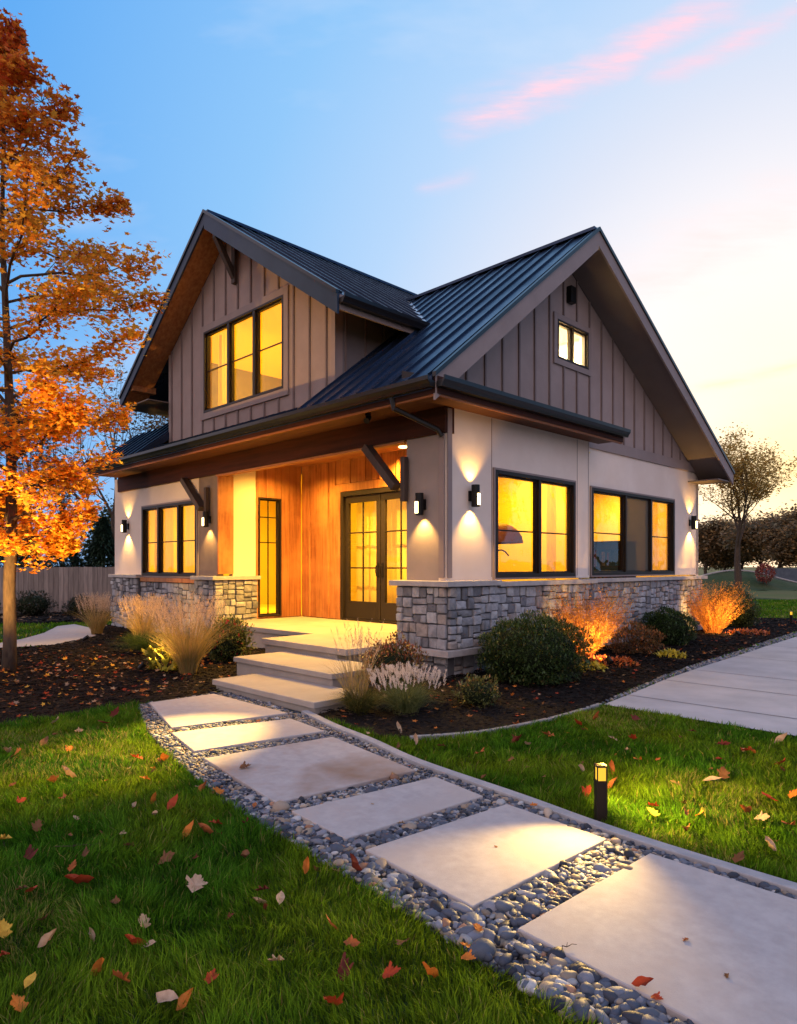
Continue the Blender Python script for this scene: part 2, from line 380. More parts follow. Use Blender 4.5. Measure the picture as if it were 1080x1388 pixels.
# ---- walls
HW1 = (1.03, 3.19, 1.33, 2.88); HW2 = (4.18, 7.64, 1.33, 2.90); HWL = (6.66, 9.16, 1.28, 2.83)
HUP = (3.66, 6.36, 4.53, 6.13); HG = (3.06, 4.06, 4.97, 5.62)
mb = MB()
wall(mb, PR(0.0), 0.0, 3.70, 1.30, lambda a: SOF, [HW1])
wall(mb, PR(0.25), 3.72, 9.0, 1.30, lambda a: 3.66, [HW2])
bx(mb, PR(0.0), 3.60, 3.70, .3, SOF, -.40, -.145)
mb.build('stucco_wall', m_stucco, house)
mb = MB()
wall(mb, PF(0.0), .145, .74, 1.30, lambda a: 3.27)
mb.build('corner_column', M('column_paint', (.30, .24, .22), .7, col2=(.26, .21, .19), vscale=2), house)
mb = MB(); bx(mb, PF(0), .02, .12, 1.34, 3.27, .012, .03); mb.build('corner_trim', m_trim, house, bevel=.003); mb = MB(); bx(mb, PR(0), .0, .09, 1.34, SOF-.02, .012, .025)
mb.build('corner_trim', m_trim, house, bevel=.003)
mb = MB(); wall(mb, PF(0.0), 6.62, 10.6, 1.15, lambda a: 3.30, [HWL]); wall(mb, PR(10.6), .0, 9.0, .0, lambda a: 3.6, d0=0.0, d1=-.14)
mb.build('stucco_wall', m_stucco, house)
for u, p in ((.97, 0), (3.30, 0), (3.66, 0)): mb = MB(); bx(mb, PR(p), u, u+.012, 1.34, SOF-.01, .0, .004); mb.build('panel_joint', m_trim, house)
# gable siding wall on the driveway side
tg = lambda a: zmain(a)-.19
mb = MB(); wall(mb, PR(0.25), -.28, 9.0, 3.66, tg, [HG], brk=(RU,)); mb.build('gable_siding', m_siding, house)
mb = MB(); battens(mb, PR(0.25), [.28+.428*i for i in range(-1, 21)], 3.72, tg, [(HG[0]-.1, HG[1]+.1, HG[2]-.1, HG[3]+.1)]); mb.build('battens', m_batten, house)
mb = MB(); bx(mb, PR(.25), 3.9, 9.0, 3.60, 3.80, .0, .035)
mb.build('trim_band', m_trim, house, bevel=.004)
mb = MB(); bx(mb, PR(.25), 3.38, 3.54, 5.98, 6.26, .0, .10); mb.build('gable_vent', m_black, house, bevel=.01)
# dormer siding
td = lambda v: zdor(v)-.19
mb = MB(); wall(mb, PF(0.0), 2.30, 7.83, 3.95, td, [HUP], brk=(DV,)); mb.build('dormer_siding', m_siding, house)
mb = MB(); battens(mb, PF(0.0), [2.52+.436*i for i in range(0, 13)], 3.95, td, [(HUP[0]-.16, HUP[1]+.16, HUP[2]-.14, HUP[3]+.12)]); mb.build('battens', m_batten, house)
mb = MB(); bx(mb, PF(0), 2.28, 2.37, 3.95, 5.72, .0, .032); mb.build('corner_trim', m_trim, house); mb = MB(); bx(mb, PF(0), 7.76, 7.85, 3.95, 6.0, .0, .032); mb.build('corner_trim', m_trim, house)
ts = lambda a: zdr(2.30)-.19
mb = MB()
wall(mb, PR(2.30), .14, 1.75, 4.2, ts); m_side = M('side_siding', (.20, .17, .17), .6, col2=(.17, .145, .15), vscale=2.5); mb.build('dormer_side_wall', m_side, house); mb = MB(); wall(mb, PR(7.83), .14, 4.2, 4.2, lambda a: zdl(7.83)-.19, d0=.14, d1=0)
mb.build('dormer_side_wall', m_side, house)
mb = MB(); battens(mb, PR(2.30), [.2+.42*i for i in range(0, 4)], 4.3, ts); mb.build('battens', m_batten, house)
# far gable end of the main roof
mb = MB(); wall(mb, PR(VG-.35), .0, 9.0, 3.66, tg, brk=(RU,), d0=.0, d1=-.14); mb.build('gable_siding', m_siding, house)
mb = MB(); bx(mb, PF(9.0), .25, 10.6, 0, 3.66, -.0, .14); mb.build('rear_wall', m_stucco, house)

# ---- roofs
mb = MB()
slab(mb, [(-.75, -.42), (-.75, 2.30), (1.90, 2.30), (RU, 3.83), (RU, -.42)], lambda u, v: zf(u))
slab(mb, [(-.75, 2.30), (-.75, 7.83), (-.01, 7.83), (-.01, 2.30)], lambda u, v: zs(u))
slab(mb, [(-.75, 7.83), (-.75, VG), (RU, VG), (RU, 7.83)], lambda u, v: zf(u))
slab(mb, [(-.75, VG), (-.75, VE), (.35, VE), (.35, VG)], lambda u, v: zf(u))
slab(mb, [(RU, -.42), (RU, VG), (9.16, VG), (9.16, -.42)], lambda u, v: zb_(u))
roof = mb.build('main_roof', m_roof, house)
mb = MB()
def seam(mb, u0, v0, u1, v1, zf_): mb.beam((u0, v0, zf_(u0, v0)+.018), (u1, v1, zf_(u1, v1)+.018), .022, .036)
ZF = lambda u, v: zf(u)
v = -.36
while v < VE:
    if v < 2.3: seam(mb, -.74, v, RU, v, ZF)
    elif v < 3.83: seam(mb, 1.90+(v-2.3)*.85, v, RU, v, ZF); seam(mb, -.74, v, -.03, v, lambda a, b: zs(a))
    elif v < 7.83: seam(mb, -.74, v, -.03, v, lambda a, b: zs(a))
    elif v < VG: seam(mb, -.74, v, RU, v, ZF)
    else: seam(mb, -.74, v, .34, v, ZF)
    v += .33
mb.beam((RU, -.42, RZ+.02), (RU, VG, RZ+.02), .16, .05)
mb.build('roof_seams', m_roof, roof)
mb = MB()
slab(mb, [(-.5, 1.64), (1.34, 1.64), (RU, 3.83), (5.8, 1.64), (9.1, 1.64), (9.1, DV), (-.5, DV)], lambda u, v: zdr(v))
slab(mb, [(-.5, DV), (-.5, 9.14), (9.1, 9.14), (9.1, DV)], lambda u, v: zdl(v))
droof = mb.build('dormer_roof', m_roof, house)
mb = MB(); u = -.42
while u < 6:
    ve = 1.66 if u < 1.34 else (1.66+(u-1.34)*1.178 if u < RU else 3.83)
    seam(mb, u, ve, u, DV, lambda a, b: zdr(b)); seam(mb, u, DV, u, 9.12, lambda a, b: zdl(b)); u += .33
mb.beam((-.5, DV, DZ+.02), (6, DV, DZ+.02), .14, .05)
mb.build('roof_seams', m_roof, droof)
mb = MB(); mb.tube([(2.3, 6.0+2.4, zf(2.3)-.1), (2.3, 8.4, zf(2.3)+.35)], [.05, .05], 10); mb.build('vent_pipe', m_gutter, house)
# valley flashing
mb = MB(); mb.beam((1.34, 1.64, zf(1.34)+.02), (RU, 3.83, RZ+.02), .09, .012); mb.build('valley_flashing', M('flashing', (.55, .56, .58), .35, metal=.7), house)

# ---- rake boards
def rake(mb, place, pts, h=.26, d0=0, d1=.035):     # pts (a,z) top line
    for (a0, z0), (a1, z1) in zip(pts[:-1], pts[1:]):
        q = [(a0, z0-h), (a1, z1-h), (a1, z1+.012), (a0, z0+.012)]; mb.prism([place(a, b, d0) for a, b in q], [place(a, b, d1) for a, b in q])
mb = MB(); rake(mb, PR(-.42), [(-.72, zf(-.72)-.015), (RU, RZ-.015)], .30); rake(mb, PR(-.42), [(RU, RZ-.015), (9.16, zb_(9.16)-.015)], .24); mb.build('rake_board', m_trim, house)
mb = MB(); rake(mb, PR(-.42), [(-.74, zf(-.74)+.03), (RU, RZ+.03)], .05, .0, .06); rake(mb, PR(-.42), [(RU, RZ+.03), (9.18, zb_(9.18)+.03)], .05, .0, .06); mb.build('drip_edge', m_gutter, house)
mb = MB(); rake(mb, PF(-.5), [(1.62, zdr(1.62)), (DV, DZ)], .30); rake(mb, PF(-.5), [(DV, DZ), (9.16, zdl(9.16))], .22); mb.build('rake_board', m_fascia, house)
mb = MB(); rake(mb, PF(-.5), [(1.62, zdr(1.62)+.04), (DV, DZ+.04)], .05, 0, .06); rake(mb, PF(-.5), [(DV, DZ+.04), (9.16, zdl(9.16)+.04)], .05, 0, .06); mb.build('drip_edge', m_gutter, house)
# soffits under the rakes
mb = MB()
for a0, a1, zz in ((-.7, RU, zf), (RU, 9.14, zb_)):
    q = [(a0, zz(a0)-.19), (a1, zz(a1)-.19), (a1, zz(a1)-.165), (a0, zz(a0)-.165)]; mb.prism([(a, .24, b) for a, b in q], [(a, -.41, b) for a, b in q])
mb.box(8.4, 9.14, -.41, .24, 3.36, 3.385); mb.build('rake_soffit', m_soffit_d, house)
mb = MB()
for a0, a1, zz in ((1.66, DV, zdr), (DV, 9.12, zdl)):
    q = [(a0, zz(a0)-.19), (a1, zz(a1)-.19), (a1, zz(a1)-.165), (a0, zz(a0)-.165)]; mb.prism([(-.01, a, b) for a, b in q], [(-.49, a, b) for a, b in q])
mb.build('dormer_soffit', m_soffit, house)
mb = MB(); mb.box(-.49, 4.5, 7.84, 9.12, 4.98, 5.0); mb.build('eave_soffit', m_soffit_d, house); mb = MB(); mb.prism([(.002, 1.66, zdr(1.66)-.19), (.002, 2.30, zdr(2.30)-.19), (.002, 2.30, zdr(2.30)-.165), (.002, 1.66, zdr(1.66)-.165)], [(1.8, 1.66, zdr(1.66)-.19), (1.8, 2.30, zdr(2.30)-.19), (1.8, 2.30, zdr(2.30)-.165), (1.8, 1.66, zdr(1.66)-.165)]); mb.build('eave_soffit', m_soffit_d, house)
mb = MB(); mb.box(-.48, .05, 8.62, 8.78, 5.32, 5.46); mb.build('outlooker', m_soffit, house)
# apex bracket of the dormer
mb = MB(); bx(mb, PF(0), DV-.32, DV-.20, 6.75, 7.48, .0, .09); mb.beam((-.44, DV-.26, 7.50), (-.06, DV-.26, 6.86), .10, .10, (0, 1, 0)); mb.beam((-.48, DV-.26, 7.53), (0, DV-.26, 7.53), .10, .12)
mb.build('gable_bracket', m_brace, house, bevel=.006)

# ---- eaves, gutters
def gutter(mb, p0, p1, out):      # K profile swept from p0 to p1, out = outward unit
    prof = [(0, 0), (.085, 0), (.10, .035), (.13, .075), (.135, .125), (.115, .125), (.11, .08), (.0, .07)]
    o = Vector(out); A = [Vector(p0)+o*a+Vector((0, 0, b)) for a, b in prof]; B = [Vector(p1)+o*a+Vector((0, 0, b)) for a, b in prof]; mb.prism(A, B)
mb = MB(); gutter(mb, (-.72, VE, 3.66), (-.72, -.45, 3.66), (-1, 0, 0)); gutter(mb, (-.72, -.47, 3.66), (4.0, -.47, 3.66), (0, -1, 0))
gutter(mb, (-.5, 1.62, 5.30), (1.42, 1.62, 5.30), (0, -1, 0)); mb.build('gutter', m_gutter, house)
mb = MB(); mb.box(-.72, -.69, -.45, VE, SOF-.03, 3.80); mb.box(-.69, 4.0, -.47, -.44, SOF-.03, 3.80); mb.build('fascia_board', m_beam, house)
mb = MB(); mb.box(-.48, 1.5, 1.63, 1.66, 5.22, 5.44); mb.build('fascia_board', m_trim, house)
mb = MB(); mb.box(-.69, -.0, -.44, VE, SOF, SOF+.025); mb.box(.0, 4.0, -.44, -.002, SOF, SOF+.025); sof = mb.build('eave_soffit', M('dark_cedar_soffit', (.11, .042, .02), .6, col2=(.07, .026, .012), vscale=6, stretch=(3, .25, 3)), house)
mb = MB(); mb.box(-.705, -.665, -.43, VE, SOF-.055, SOF-.012); mb.box(-.66, 4.0, -.455, -.415, SOF-.055, SOF-.012); mb.build('soffit_trim', M('orange_cedar_trim', (.24, .085, .03), .5), house)
# pent roof over the bump-out
mb = MB(); A = [(-.30, -.45, 3.80), (4.02, -.45, 3.80), (4.02, -.42, 3.80), (-.30, -.42, 3.80)]
mb.prism([(-.60, -.47, 3.80), (-.60, .24, 4.02), (-.60, .24, 3.80)], [(4.02, -.47, 3.80), (4.02, .24, 4.02), (4.02, .24, 3.80)]); mb.build('pent_roof', m_gutter, house)
# downspout at the corner
mb = MB(); mb.tube([(-.74, .28, 3.66), (-.72, .27, 3.52), (-.12, .05, 3.30), (-.06, .03, 3.22)], [.035]*4, 8); mb.build('downspout', m_gutter, house)
# front beam
mb = MB(); mb.box(-.05, .14, -.02, VE, 3.27, SOF-.004); mb.build('porch_beam', m_beam, house, bevel=.006)
mb = MB(); mb.box(-.03, .12, .76, 5.9, 3.235, 3.266); mb.build('beam_trim', m_soffit, house)
# ---- columns and braces
mb = MB(); wall(mb, PF(0.0), 5.90, 6.60, 1.30, lambda a: 3.27); mb.build('left_post_face', M('post_paint', (.20, .15, .13), .65, col2=(.16, .12, .105), vscale=2), house)
mb = MB()
def brace(mb, v0, z0, v1, z1):
    mb.beam((-.11, v0, z0), (-.11, v1, z1), .11, .15, (1, 0, 0)); bx(mb, PF(0), v0-.16, v0-.075, z0-.20, z0+.42, .03, .11)
brace(mb, .84, 2.60, 1.46, 3.24); mb.build('knee_brace', m_brace, house, bevel=.006)
mb = MB(); brace(mb, 6.30, 2.62, 7.02, 3.26); mb.build('knee_brace', m_brace, house, bevel=.006)
# ---- porch walls
m_w = m_wood
def boards(mb, place, a0, a1, z0, z1, w, seed, holes=()):
    rg = random.Random(seed); a = a0
    while a < a1-.01:
        e = min(a+w, a1); k = rg.uniform(.72, 1.15); spans = [(z0, z1)]
        for h in holes:
            if e > h[0]+.01 and a < h[1]-.01:
                if a < h[0]: e = h[0]
                elif a < h[1] and e > h[1]: e = h[1]
                m = (a+e)/2
                if h[0] < m < h[1]: spans = [(z0, h[2]), (h[3], z1)]
        for s0, s1 in spans:
            if s1 > s0+.02: bx(mb, place, a+.003, e-.003, s0, s1, .0, .022+rg.uniform(0, .003), (k, k*rg.uniform(.92, 1.0), k*.95))
        a = e
HD = (2.30, 4.56, .43, 2.97); HS = (.92, 1.47, .46, 2.90)
mb = MB(); wall(mb, PF(2.04), .86, 5.88, .0, lambda a: SOF, [HD], d0=-.12); wall(mb, PR(5.90), .35, 2.0, .0, lambda a: SOF, [HS], d0=-.12)
wall(mb, PR(.86), .14, 2.0, 0, lambda a: SOF, d0=-.0, d1=.08)
mb.build('porch_wall_backing', M('dark_backing', (.05, .02, .01), .9), house)
mb = MB(); boards(mb, PF(2.04), .9, 5.88, .43, SOF, .215, 3, [(HD[0]-.14, HD[1]+.16, 0, HD[3]+.18)])
boards(mb, PR(5.90), .86, 2.0, .43, SOF, .20, 5, [(HS[0], HS[1]+.02, HS[2], HS[3])]); mb.build('cedar_cladding', m_wood, house)
mb = MB(); bx(mb, PF(2.04), HD[0]-.14, HD[1]+.14, 2.98, 3.14, .0, .045); bx(mb, PF(2.04), HD[1]+.01, HD[1]+.15, .43, 2.98, .0, .045); mb.build('door_casing', m_wood, house, bevel=.004)
for x_, z_ in ((2.5, 3.14), (2.95, 3.14), (3.40, 3.14), (3.85, 3.14), (4.3, 3.14), (4.75, 3.14), (4.98, .43), (5.60, .43)): mb = MB(); battens(mb, PF(2.02), [x_], z_, lambda a: SOF, w=.04, d=.03); mb.build('cladding_batten', m_wood, house)
mb = MB(); wall(mb, PR(5.90), .335, .86, 1.30, lambda a: SOF, d0=-.12, d1=.02); mb.build('porch_return_wall', M('yellow_cream_stucco', (.70, .58, .42), .85), house)
mb = MB(); wall(mb, PR(5.90), -.0, .335, 1.34, lambda a: 3.265, d0=-.001, d1=.045); mb.build('post_side_board', m_wood, house)
mb = MB(); mb.box(.141, 2.0, .9, 5.88, SOF-.004, SOF+.02); mb.build('porch_ceiling', m_soffit, house)
for v, u in ((2.55, 1.75), (4.9, 1.0)): mb = MB(); mb.tube([(u, v, SOF-.004), (u, v, SOF-.02)], [.075, .075], 16); mb.build('recessed_downlight', m_can, house)
# ---- stone base
def base(place, a0, a1, z0, z1, seed, dep=.14, big=.27):
    mb = MB(); m2 = MB(); bx(m2, place, a0, a1, z0, z1, -.13, dep-.035)
    stones(mb, lambda a, z, d=0: place(a, z, d+dep-.035), a0, a1, z0, z1, seed, big)
    o = mb.build('stone_veneer', m_stone, house); m2.build('mortar_bed', m_mortar, o)
# corner pier: faces on both facades, lower ledge, plinth below
base(PF(0), -.10, .80, .40, 1.22, 1); base(PR(0), -.10, .96, .40, 1.22, 2)
base(PR(0), .97, 3.68, .05, 1.20, 3, dep=.10); base(PR(.25), 3.72, 9.0, .05, 1.20, 4, dep=.10, big=.23)
base(PF(0), -.02, .74, .0, .30, 5, dep=.02); base(PR(0), -.02, .96, .0, .30, 6, dep=.02)
base(PF(0), 5.86, 6.58, .05, 1.22, 7, dep=.12, big=.26); base(PR(5.88), -.10, .86, .05, 1.22, 8, dep=.08, big=.24)
base(PF(0), 6.60, 9.20, .02, 1.14, 9, dep=.04, big=.3); base(PF(0), 9.22, 10.66, .02, 1.22, 10, dep=.12, big=.24)
base(PR(.80), -.0, .3, .05, 1.22, 12, dep=-.06)
for q in ((-.20, .965, -.20, .90, 1.225, 1.30), (-.19, .965, -.19, .86, .305, .395), (.97, 3.70, -.165, .0, 1.205, 1.275), (3.73, 9.08, .07, .25, 1.205, 1.275), (-.18, .90, 5.74, 6.64, 1.225, 1.30), (-.17, .0, 9.16, 10.72, 1.225, 1.30)):
    cap = MB(); cap.box(*q); cap.build('stone_cap', m_cap, house, bevel=.008)
c2 = MB(); c2.box(-.07, .02, 6.63, 9.18, 1.15, 1.24); c2.build('window_ledge', m_wood, house, bevel=.004)

# ---- windows
def window(place, a0, a1, z0, z1, cols, munt, name='window', trim=0.0, trimmat=None, gl=None, screens=(), fw=.055, mw=.06, depth=.04, vm=()):
    f = MB(); bx(f, place, a0, a0+fw, z0, z1, -.09, depth); bx(f, place, a1-fw, a1, z0, z1, -.09, depth)
    bx(f, place, a0+fw, a1-fw, z0, z0+fw, -.09, depth); bx(f, place, a0+fw, a1-fw, z1-fw, z1, -.09, depth)
    edges = [a0+fw]; tot = sum(cols); a = a0+fw; inner = a1-a0-2*fw
    for c in cols[:-1]:
        a += inner*c/tot; edges += [a-mw/2, a+mw/2]; bx(f, place, a-mw/2, a+mw/2, z0+fw, z1-fw, -.09, depth-.006)
    edges.append(a1-fw)
    fr = f.build(name, m_bronze, house, bevel=.003)
    for i in range(len(cols)):
        e0, e1 = edges[2*i], edges[2*i+1]; zz0, zz1 = z0+fw, z1-fw
        g = MB(); bx(g, place, e0+.002, e1-.002, zz0+.002, zz1-.002, -.052, -.046); g.build('pane', gl or m_glass, fr)
        s = MB(); sw = .028
        for q in ((e0, e0+sw, zz0, zz1), (e1-sw, e1, zz0, zz1), (e0+sw, e1-sw, zz0, zz0+sw), (e0+sw, e1-sw, zz1-sw, zz1)): bx(s, place, *q, -.07, -.01)
        for zm in munt: bx(s, place, e0+sw, e1-sw, zm-.011, zm+.011, -.045, -.028)
        for k in vm: xm = e0+(e1-e0)*k; bx(s, place, xm-.011, xm+.011, zz0+sw, zz1-sw, -.0445, -.0275)
        s.build('sash', m_bronze, fr)
        if i in screens:
            k = MB(); bx(k, place, e0+sw+.001, e1-sw-.001, zz0+sw+.001, zz1-sw-.001, -.026, -.022); k.build('insect_screen', m_scr, fr)
    if trim:
        t = MB(); T = trim
        bx(t, place, a0-T, a0, z0-T, z1+T, .0, .034); bx(t, place, a1, a1+T, z0-T, z1+T, .0, .034)
        bx(t, place, a0, a1, z1, z1+T, .0, .034); bx(t, place, a0, a1, z0-T, z0, .0, .034); t.build('casing', trimmat or m_trim, fr, bevel=.003)
    return fr
def screen_mat():
    m = bpy.data.materials.new('screen_mesh'); m.use_nodes = True; N = m.node_tree.nodes; L_ = m.node_tree.links; b = N['Principled BSDF']
    b.inputs['Base Color'].default_value = (.09, .08, .06, 1); b.inputs['Roughness'].default_value = .8
    t = N.new('ShaderNodeBsdfTransparent'); mx = N.new('ShaderNodeMixShader'); mx.inputs[0].default_value = .80
    L_.new(t.outputs[0], mx.inputs[1]); L_.new(b.outputs[0], mx.inputs[2]); L_.new(mx.outputs[0], N['Material Output'].inputs[0]); return m
m_scr = screen_mat()
w1 = window(PR(0), *HW1, (1.12, 1), (2.02,), gl=m_glassr, trim=.03); w1['label'] = 'pair of tall panes glowing amber beside the corner lamp'
w2 = window(PR(.25), *HW2, (1.15, 1, .95), (2.10,), gl=m_glassr, screens=(1,), trim=.03); w2['label'] = 'three-pane window with a dark screened middle pane'
wl = window(PF(0), *HWL, (1, 1.25, 1), (2.02,), trim=.03, screens=()); wl['label'] = 'three-pane curtained window left of the porch'
wu = window(PF(0), *HUP, (1, 1, 1), (5.36,), trim=.13, fw=.04, mw=.075); wu['label'] = 'large yellow-lit window in the dormer'
wg = window(PR(.25), *HG, (1, 1), (), trim=.10, fw=.035, mw=.03); wg['label'] = 'small square window high in the gable'
ws = window(PR(5.90), *HS, (1,), (2.50, 1.98), name='side_light', vm=(.5,), fw=.03, depth=.05)
# ---- front door
fr = MB(); pl = PF(2.04); a0, a1, z0, z1 = HD
for q in ((a0, a0+.09, z0, z1), (a1-.09, a1, z0, z1), (a0+.09, a1-.09, z1-.09, z1)): bx(fr, pl, *q, -.1, .06)
bx(fr, pl, a0+.09, a1-.09, z0, z0+.03, -.1, .05)
door = fr.build('front_door', m_bronze, house, bevel=.004)
mid = (a0+a1)/2
for s in (0, 1):
    e0, e1 = (a0+.09, mid-.004) if s == 0 else (mid+.004, a1-.09); zz0, zz1 = z0+.035, z1-.095
    lf = MB(); st = .115
    for q in ((e0+.004, e0+st, zz0, zz1), (e1-st, e1-.004, zz0, zz1), (e0+st, e1-st, zz0, zz0+.34), (e0+st, e1-st, zz1-.13, zz1)): bx(lf, pl, *q, -.05, .01)
    for zm in (2.15, 1.46): bx(lf, pl, e0+st, e1-st, zm-.014, zm+.014, -.035, -.005)
    xm = (e0+e1)/2; bx(lf, pl, xm-.012, xm+.012, zz0+.34, zz1-.13, -.034, -.006)
    leaf = lf.build('door_leaf', m_bronze, door, bevel=.003)
    g = MB(); bx(g, pl, e0+st, e1-st, zz0+.34, zz1-.13, -.024, -.019); g.build('pane', m_glass, door)
    h = MB(); hv = mid+(-.06 if s == 0 else .06)
    bx(h, pl, hv-.02, hv+.02, 1.28, 1.56, .01, .02); h.tube([(2.04-.02, hv, 1.50), (2.04-.07, hv, 1.50), (2.04-.08, hv, 1.40), (2.04-.06, hv, 1.31), (2.04-.02, hv, 1.31)], [.011]*5, 8)
    h.build('handle', m_black, door)
# ---- steps and porch deck
mb = MB(); mb.box(-1.12, 2.0, .92, 2.68, .335, .42); mb.box(-.14, 2.0, 2.68, 5.86, .335, .42); mb.box(-1.08, 1.9, .96, 2.64, .0, .334); mb.box(-.10, 1.9, 2.64, 5.8, 0, .334)
mb.box(-1.12, -.0, .74-.0, .92, .335, .42)
mb.build('porch_deck', m_porch, house, bevel=.008)
def step(u0, u1, v0, v1, z):
    s = MB(); s.box(u0, u1, v0, v1, z-.065, z); s.box(u0+.035, u1, v0+.03, v1-.03, 0.0, z-.0655); return s.build('step', m_porch, house, bevel=.008)
step(-1.96, -1.09, .0, 2.08, .28); step(-2.66, -1.93, -.58, 1.40, .14)
# ---- wall sconces
SC = []
def sconce(place, a, z, both=True):
    s = MB(); bx(s, place, a-.035, a+.035, z-.07, z+.07, .0, .03); nn = 14; r = .058; dd = .10
    ring = [(math.cos(2*math.pi*k/nn)*r, math.sin(2*math.pi*k/nn)*r) for k in range(nn)]; ri = [(x*.86, y*.86) for x, y in ring]
    zt, zb2 = z+.15, z-.15
    V = [place(a+x, zb2, dd+y) for x, y in ring]+[place(a+x, zt, dd+y) for x, y in ring]+[place(a+x, zb2, dd+y) for x, y in ri]+[place(a+x, zt, dd+y) for x, y in ri]
    Fc = []
    for k in range(nn):
        j = (k+1) % nn; cut = False
        Fc += [(k, j, nn+j, nn+k), (2*nn+k, 3*nn+k, 3*nn+j, 2*nn+j), (nn+k, nn+j, 3*nn+j, 3*nn+k), (k, 2*nn+k, 2*nn+j, j)]
    s.add(V, Fc); o = s.build('wall_lamp', m_black, house)
    b = MB(); P0 = place(a, z-.10, dd); P1 = place(a, z+.10, dd); b.tube([P0, P1], [.026, .026], 10); b.build('bulb', m_bulb, o)
    # glowing slot lens on the outer side
    l = MB(); bx(l, place, a-.024, a+.024, z-.125, z+.03, dd+.052, dd+.066); l.build('lens', m_bulb, o)
    for sgn in ((-1, 1) if both else (-1,)):
        ld = bpy.data.lights.new('sconce_beam', 'SPOT'); lo = bpy.data.objects.new('sconce_beam', ld); COL.objects.link(lo); lo.parent = house
        lo.location = Vector(place(a, z+sgn*.13, dd)); 
        n = Vector(place(a, z, 1))-Vector(place(a, z, 0)); dr = Vector((0, 0, sgn))-n*.10
        lo.rotation_euler = (-dr).to_track_quat('Z', 'Y').to_euler()
        ld.energy = 75 if sgn < 0 else 40; ld.color = (1.0, .56, .13); ld.spot_size = rad(95); ld.spot_blend = .7; ld.shadow_soft_size = .02
    return o
sconce(PR(0), .49, 2.46); sconce(PR(.25), 8.50, 2.46); sconce(PF(0), .40, 2.34, False); sconce(PF(0), 6.16, 2.41, False); sconce(PF(0), 9.95, 2.43)
# ---- rooms behind the glass
def light_area(loc, e, size, col=WARM, rot=(0, 0, 0), parent=house, spread=None):
    ld = bpy.data.lights.new('room_light', 'AREA'); ld.energy = e*1.65; ld.size = size; ld.color = col
    lo = bpy.data.objects.new('room_light', ld); COL.objects.link(lo); lo.parent = parent; lo.location = loc; lo.rotation_euler = rot; return lo
def room(u0, u1, v0, v1, z0, z1, open_=''):
    r = MB(); t = .02
    if 'u0' not in open_: r.box(u0, u0+t, v0+t, v1-t, z0+t, z1-t)
    if 'u1' not in open_: r.box(u1-t, u1, v0+t, v1-t, z0+t, z1-t)
    if 'v0' not in open_: r.box(u0, u1, v0, v0+t, z0+t, z1-t)
    if 'v1' not in open_: r.box(u0, u1, v1-t, v1, z0+t, z1-t)
    r.box(u0, u1, v0, v1, z0, z0+t); r.box(u0, u1, v0, v1, z1-t, z1)
    return r
mb = room(.16, 2.14, .15, .845, .45, 3.5, 'v0u1'); mb.build('room_wall', m_room, house)
mb = room(2.18, 4.0, .15, 2.28, .45, 3.5, 'v0u0'); mb.build('room_wall', m_room, house)
mb = room(4.02, 8.95, .42, 3.4, .45, 3.5, 'v0'); mb.build('room_wall', m_room, house)
mb = room(2.18, 5.2, 2.30, 5.8, .40, 3.5, 'u0'); mb.build('room_wall', m_room, house)
mb = room(.16, 4.5, 6.04, 10.4, .40, 3.5, 'u0v0'); mb.build('room_wall', m_room, house)
mb = MB(); PG = [(2.46, 4.3), (7.7, 4.3), (7.7, 6.0), (DV, 7.55), (2.46, 5.62)]
for u_ in (3.0,): mb.prism([(u_, a, b) for a, b in PG], [(u_+.02, a, b) for a, b in PG])
for i in range(5):
    (a, b), (c, d) = PG[i], PG[(i+1) % 5]; mb.add([(.16, a, b), (3.0, a, b), (3.0, c, d), (.16, c, d)], [(0, 1, 2, 3)])
mb.build('room_wall', m_room, house)
mb = room(2.4, 4.8, .42, 2.2, 4.6, 5.85, 'v0'); mb.build('room_wall', M('white_attic_paint', (.85, .80, .70), .9), house)
light_area((2.9, 1.2, 3.4), 75, .5); light_area((1.2, .5, 3.4), 12, .3)
light_area((7.9, 1.9, 3.4), 60, .5); light_area((3.7, 4.0, 3.4), 38, .6)
light_area((2.2, 8.2, 3.4), 110, .6); light_area((1.6, 5.0, 6.7), 170, .8)
light_area((3.6, 1.2, 5.8), 620, .4, (1, .76, .38))
# curtains
def curtain(place, a0, a1, z0, z1, d, seed, amp=.03, name='curtain'):
    n = int((a1-a0)/.02); vs = []; fs = []
    for i in range(n+1):
        a = a0+(a1-a0)*i/n; w = amp*math.sin(i*.9+seed)+amp*.5*math.sin(i*.37+seed*2)
        vs += [place(a, z0, d+w), place(a, z1, d+w*.7)]
    for i in range(n): fs.append((2*i, 2*i+1, 2*i+3, 2*i+2))
    m = MB(); m.add(vs, fs); o = m.build(name, m_curtain, house, smooth=True, recalc=False); return o
curtain(PF(0), 6.7, 7.25, 1.2, 2.95, -.32, 1); curtain(PF(0), 8.35, 9.2, 1.2, 2.95, -.32, 2); curtain(PF(0), 7.55, 7.9, 1.2, 2.95, -.36, 5)
curtain(PR(0), 2.86, 3.16, 1.2, 2.95, -.30, 4, .02); curtain(PR(.25), 7.2, 7.62, 1.2, 2.95, -.30, 6, .02); curtain(PF(0), 6.02, 6.34, 4.4, 6.15, -.30, 7, .02)
curtain(PF(2.04), 2.35, 4.5, .5, 2.95, -.32, 3, .012, 'door_sheer')
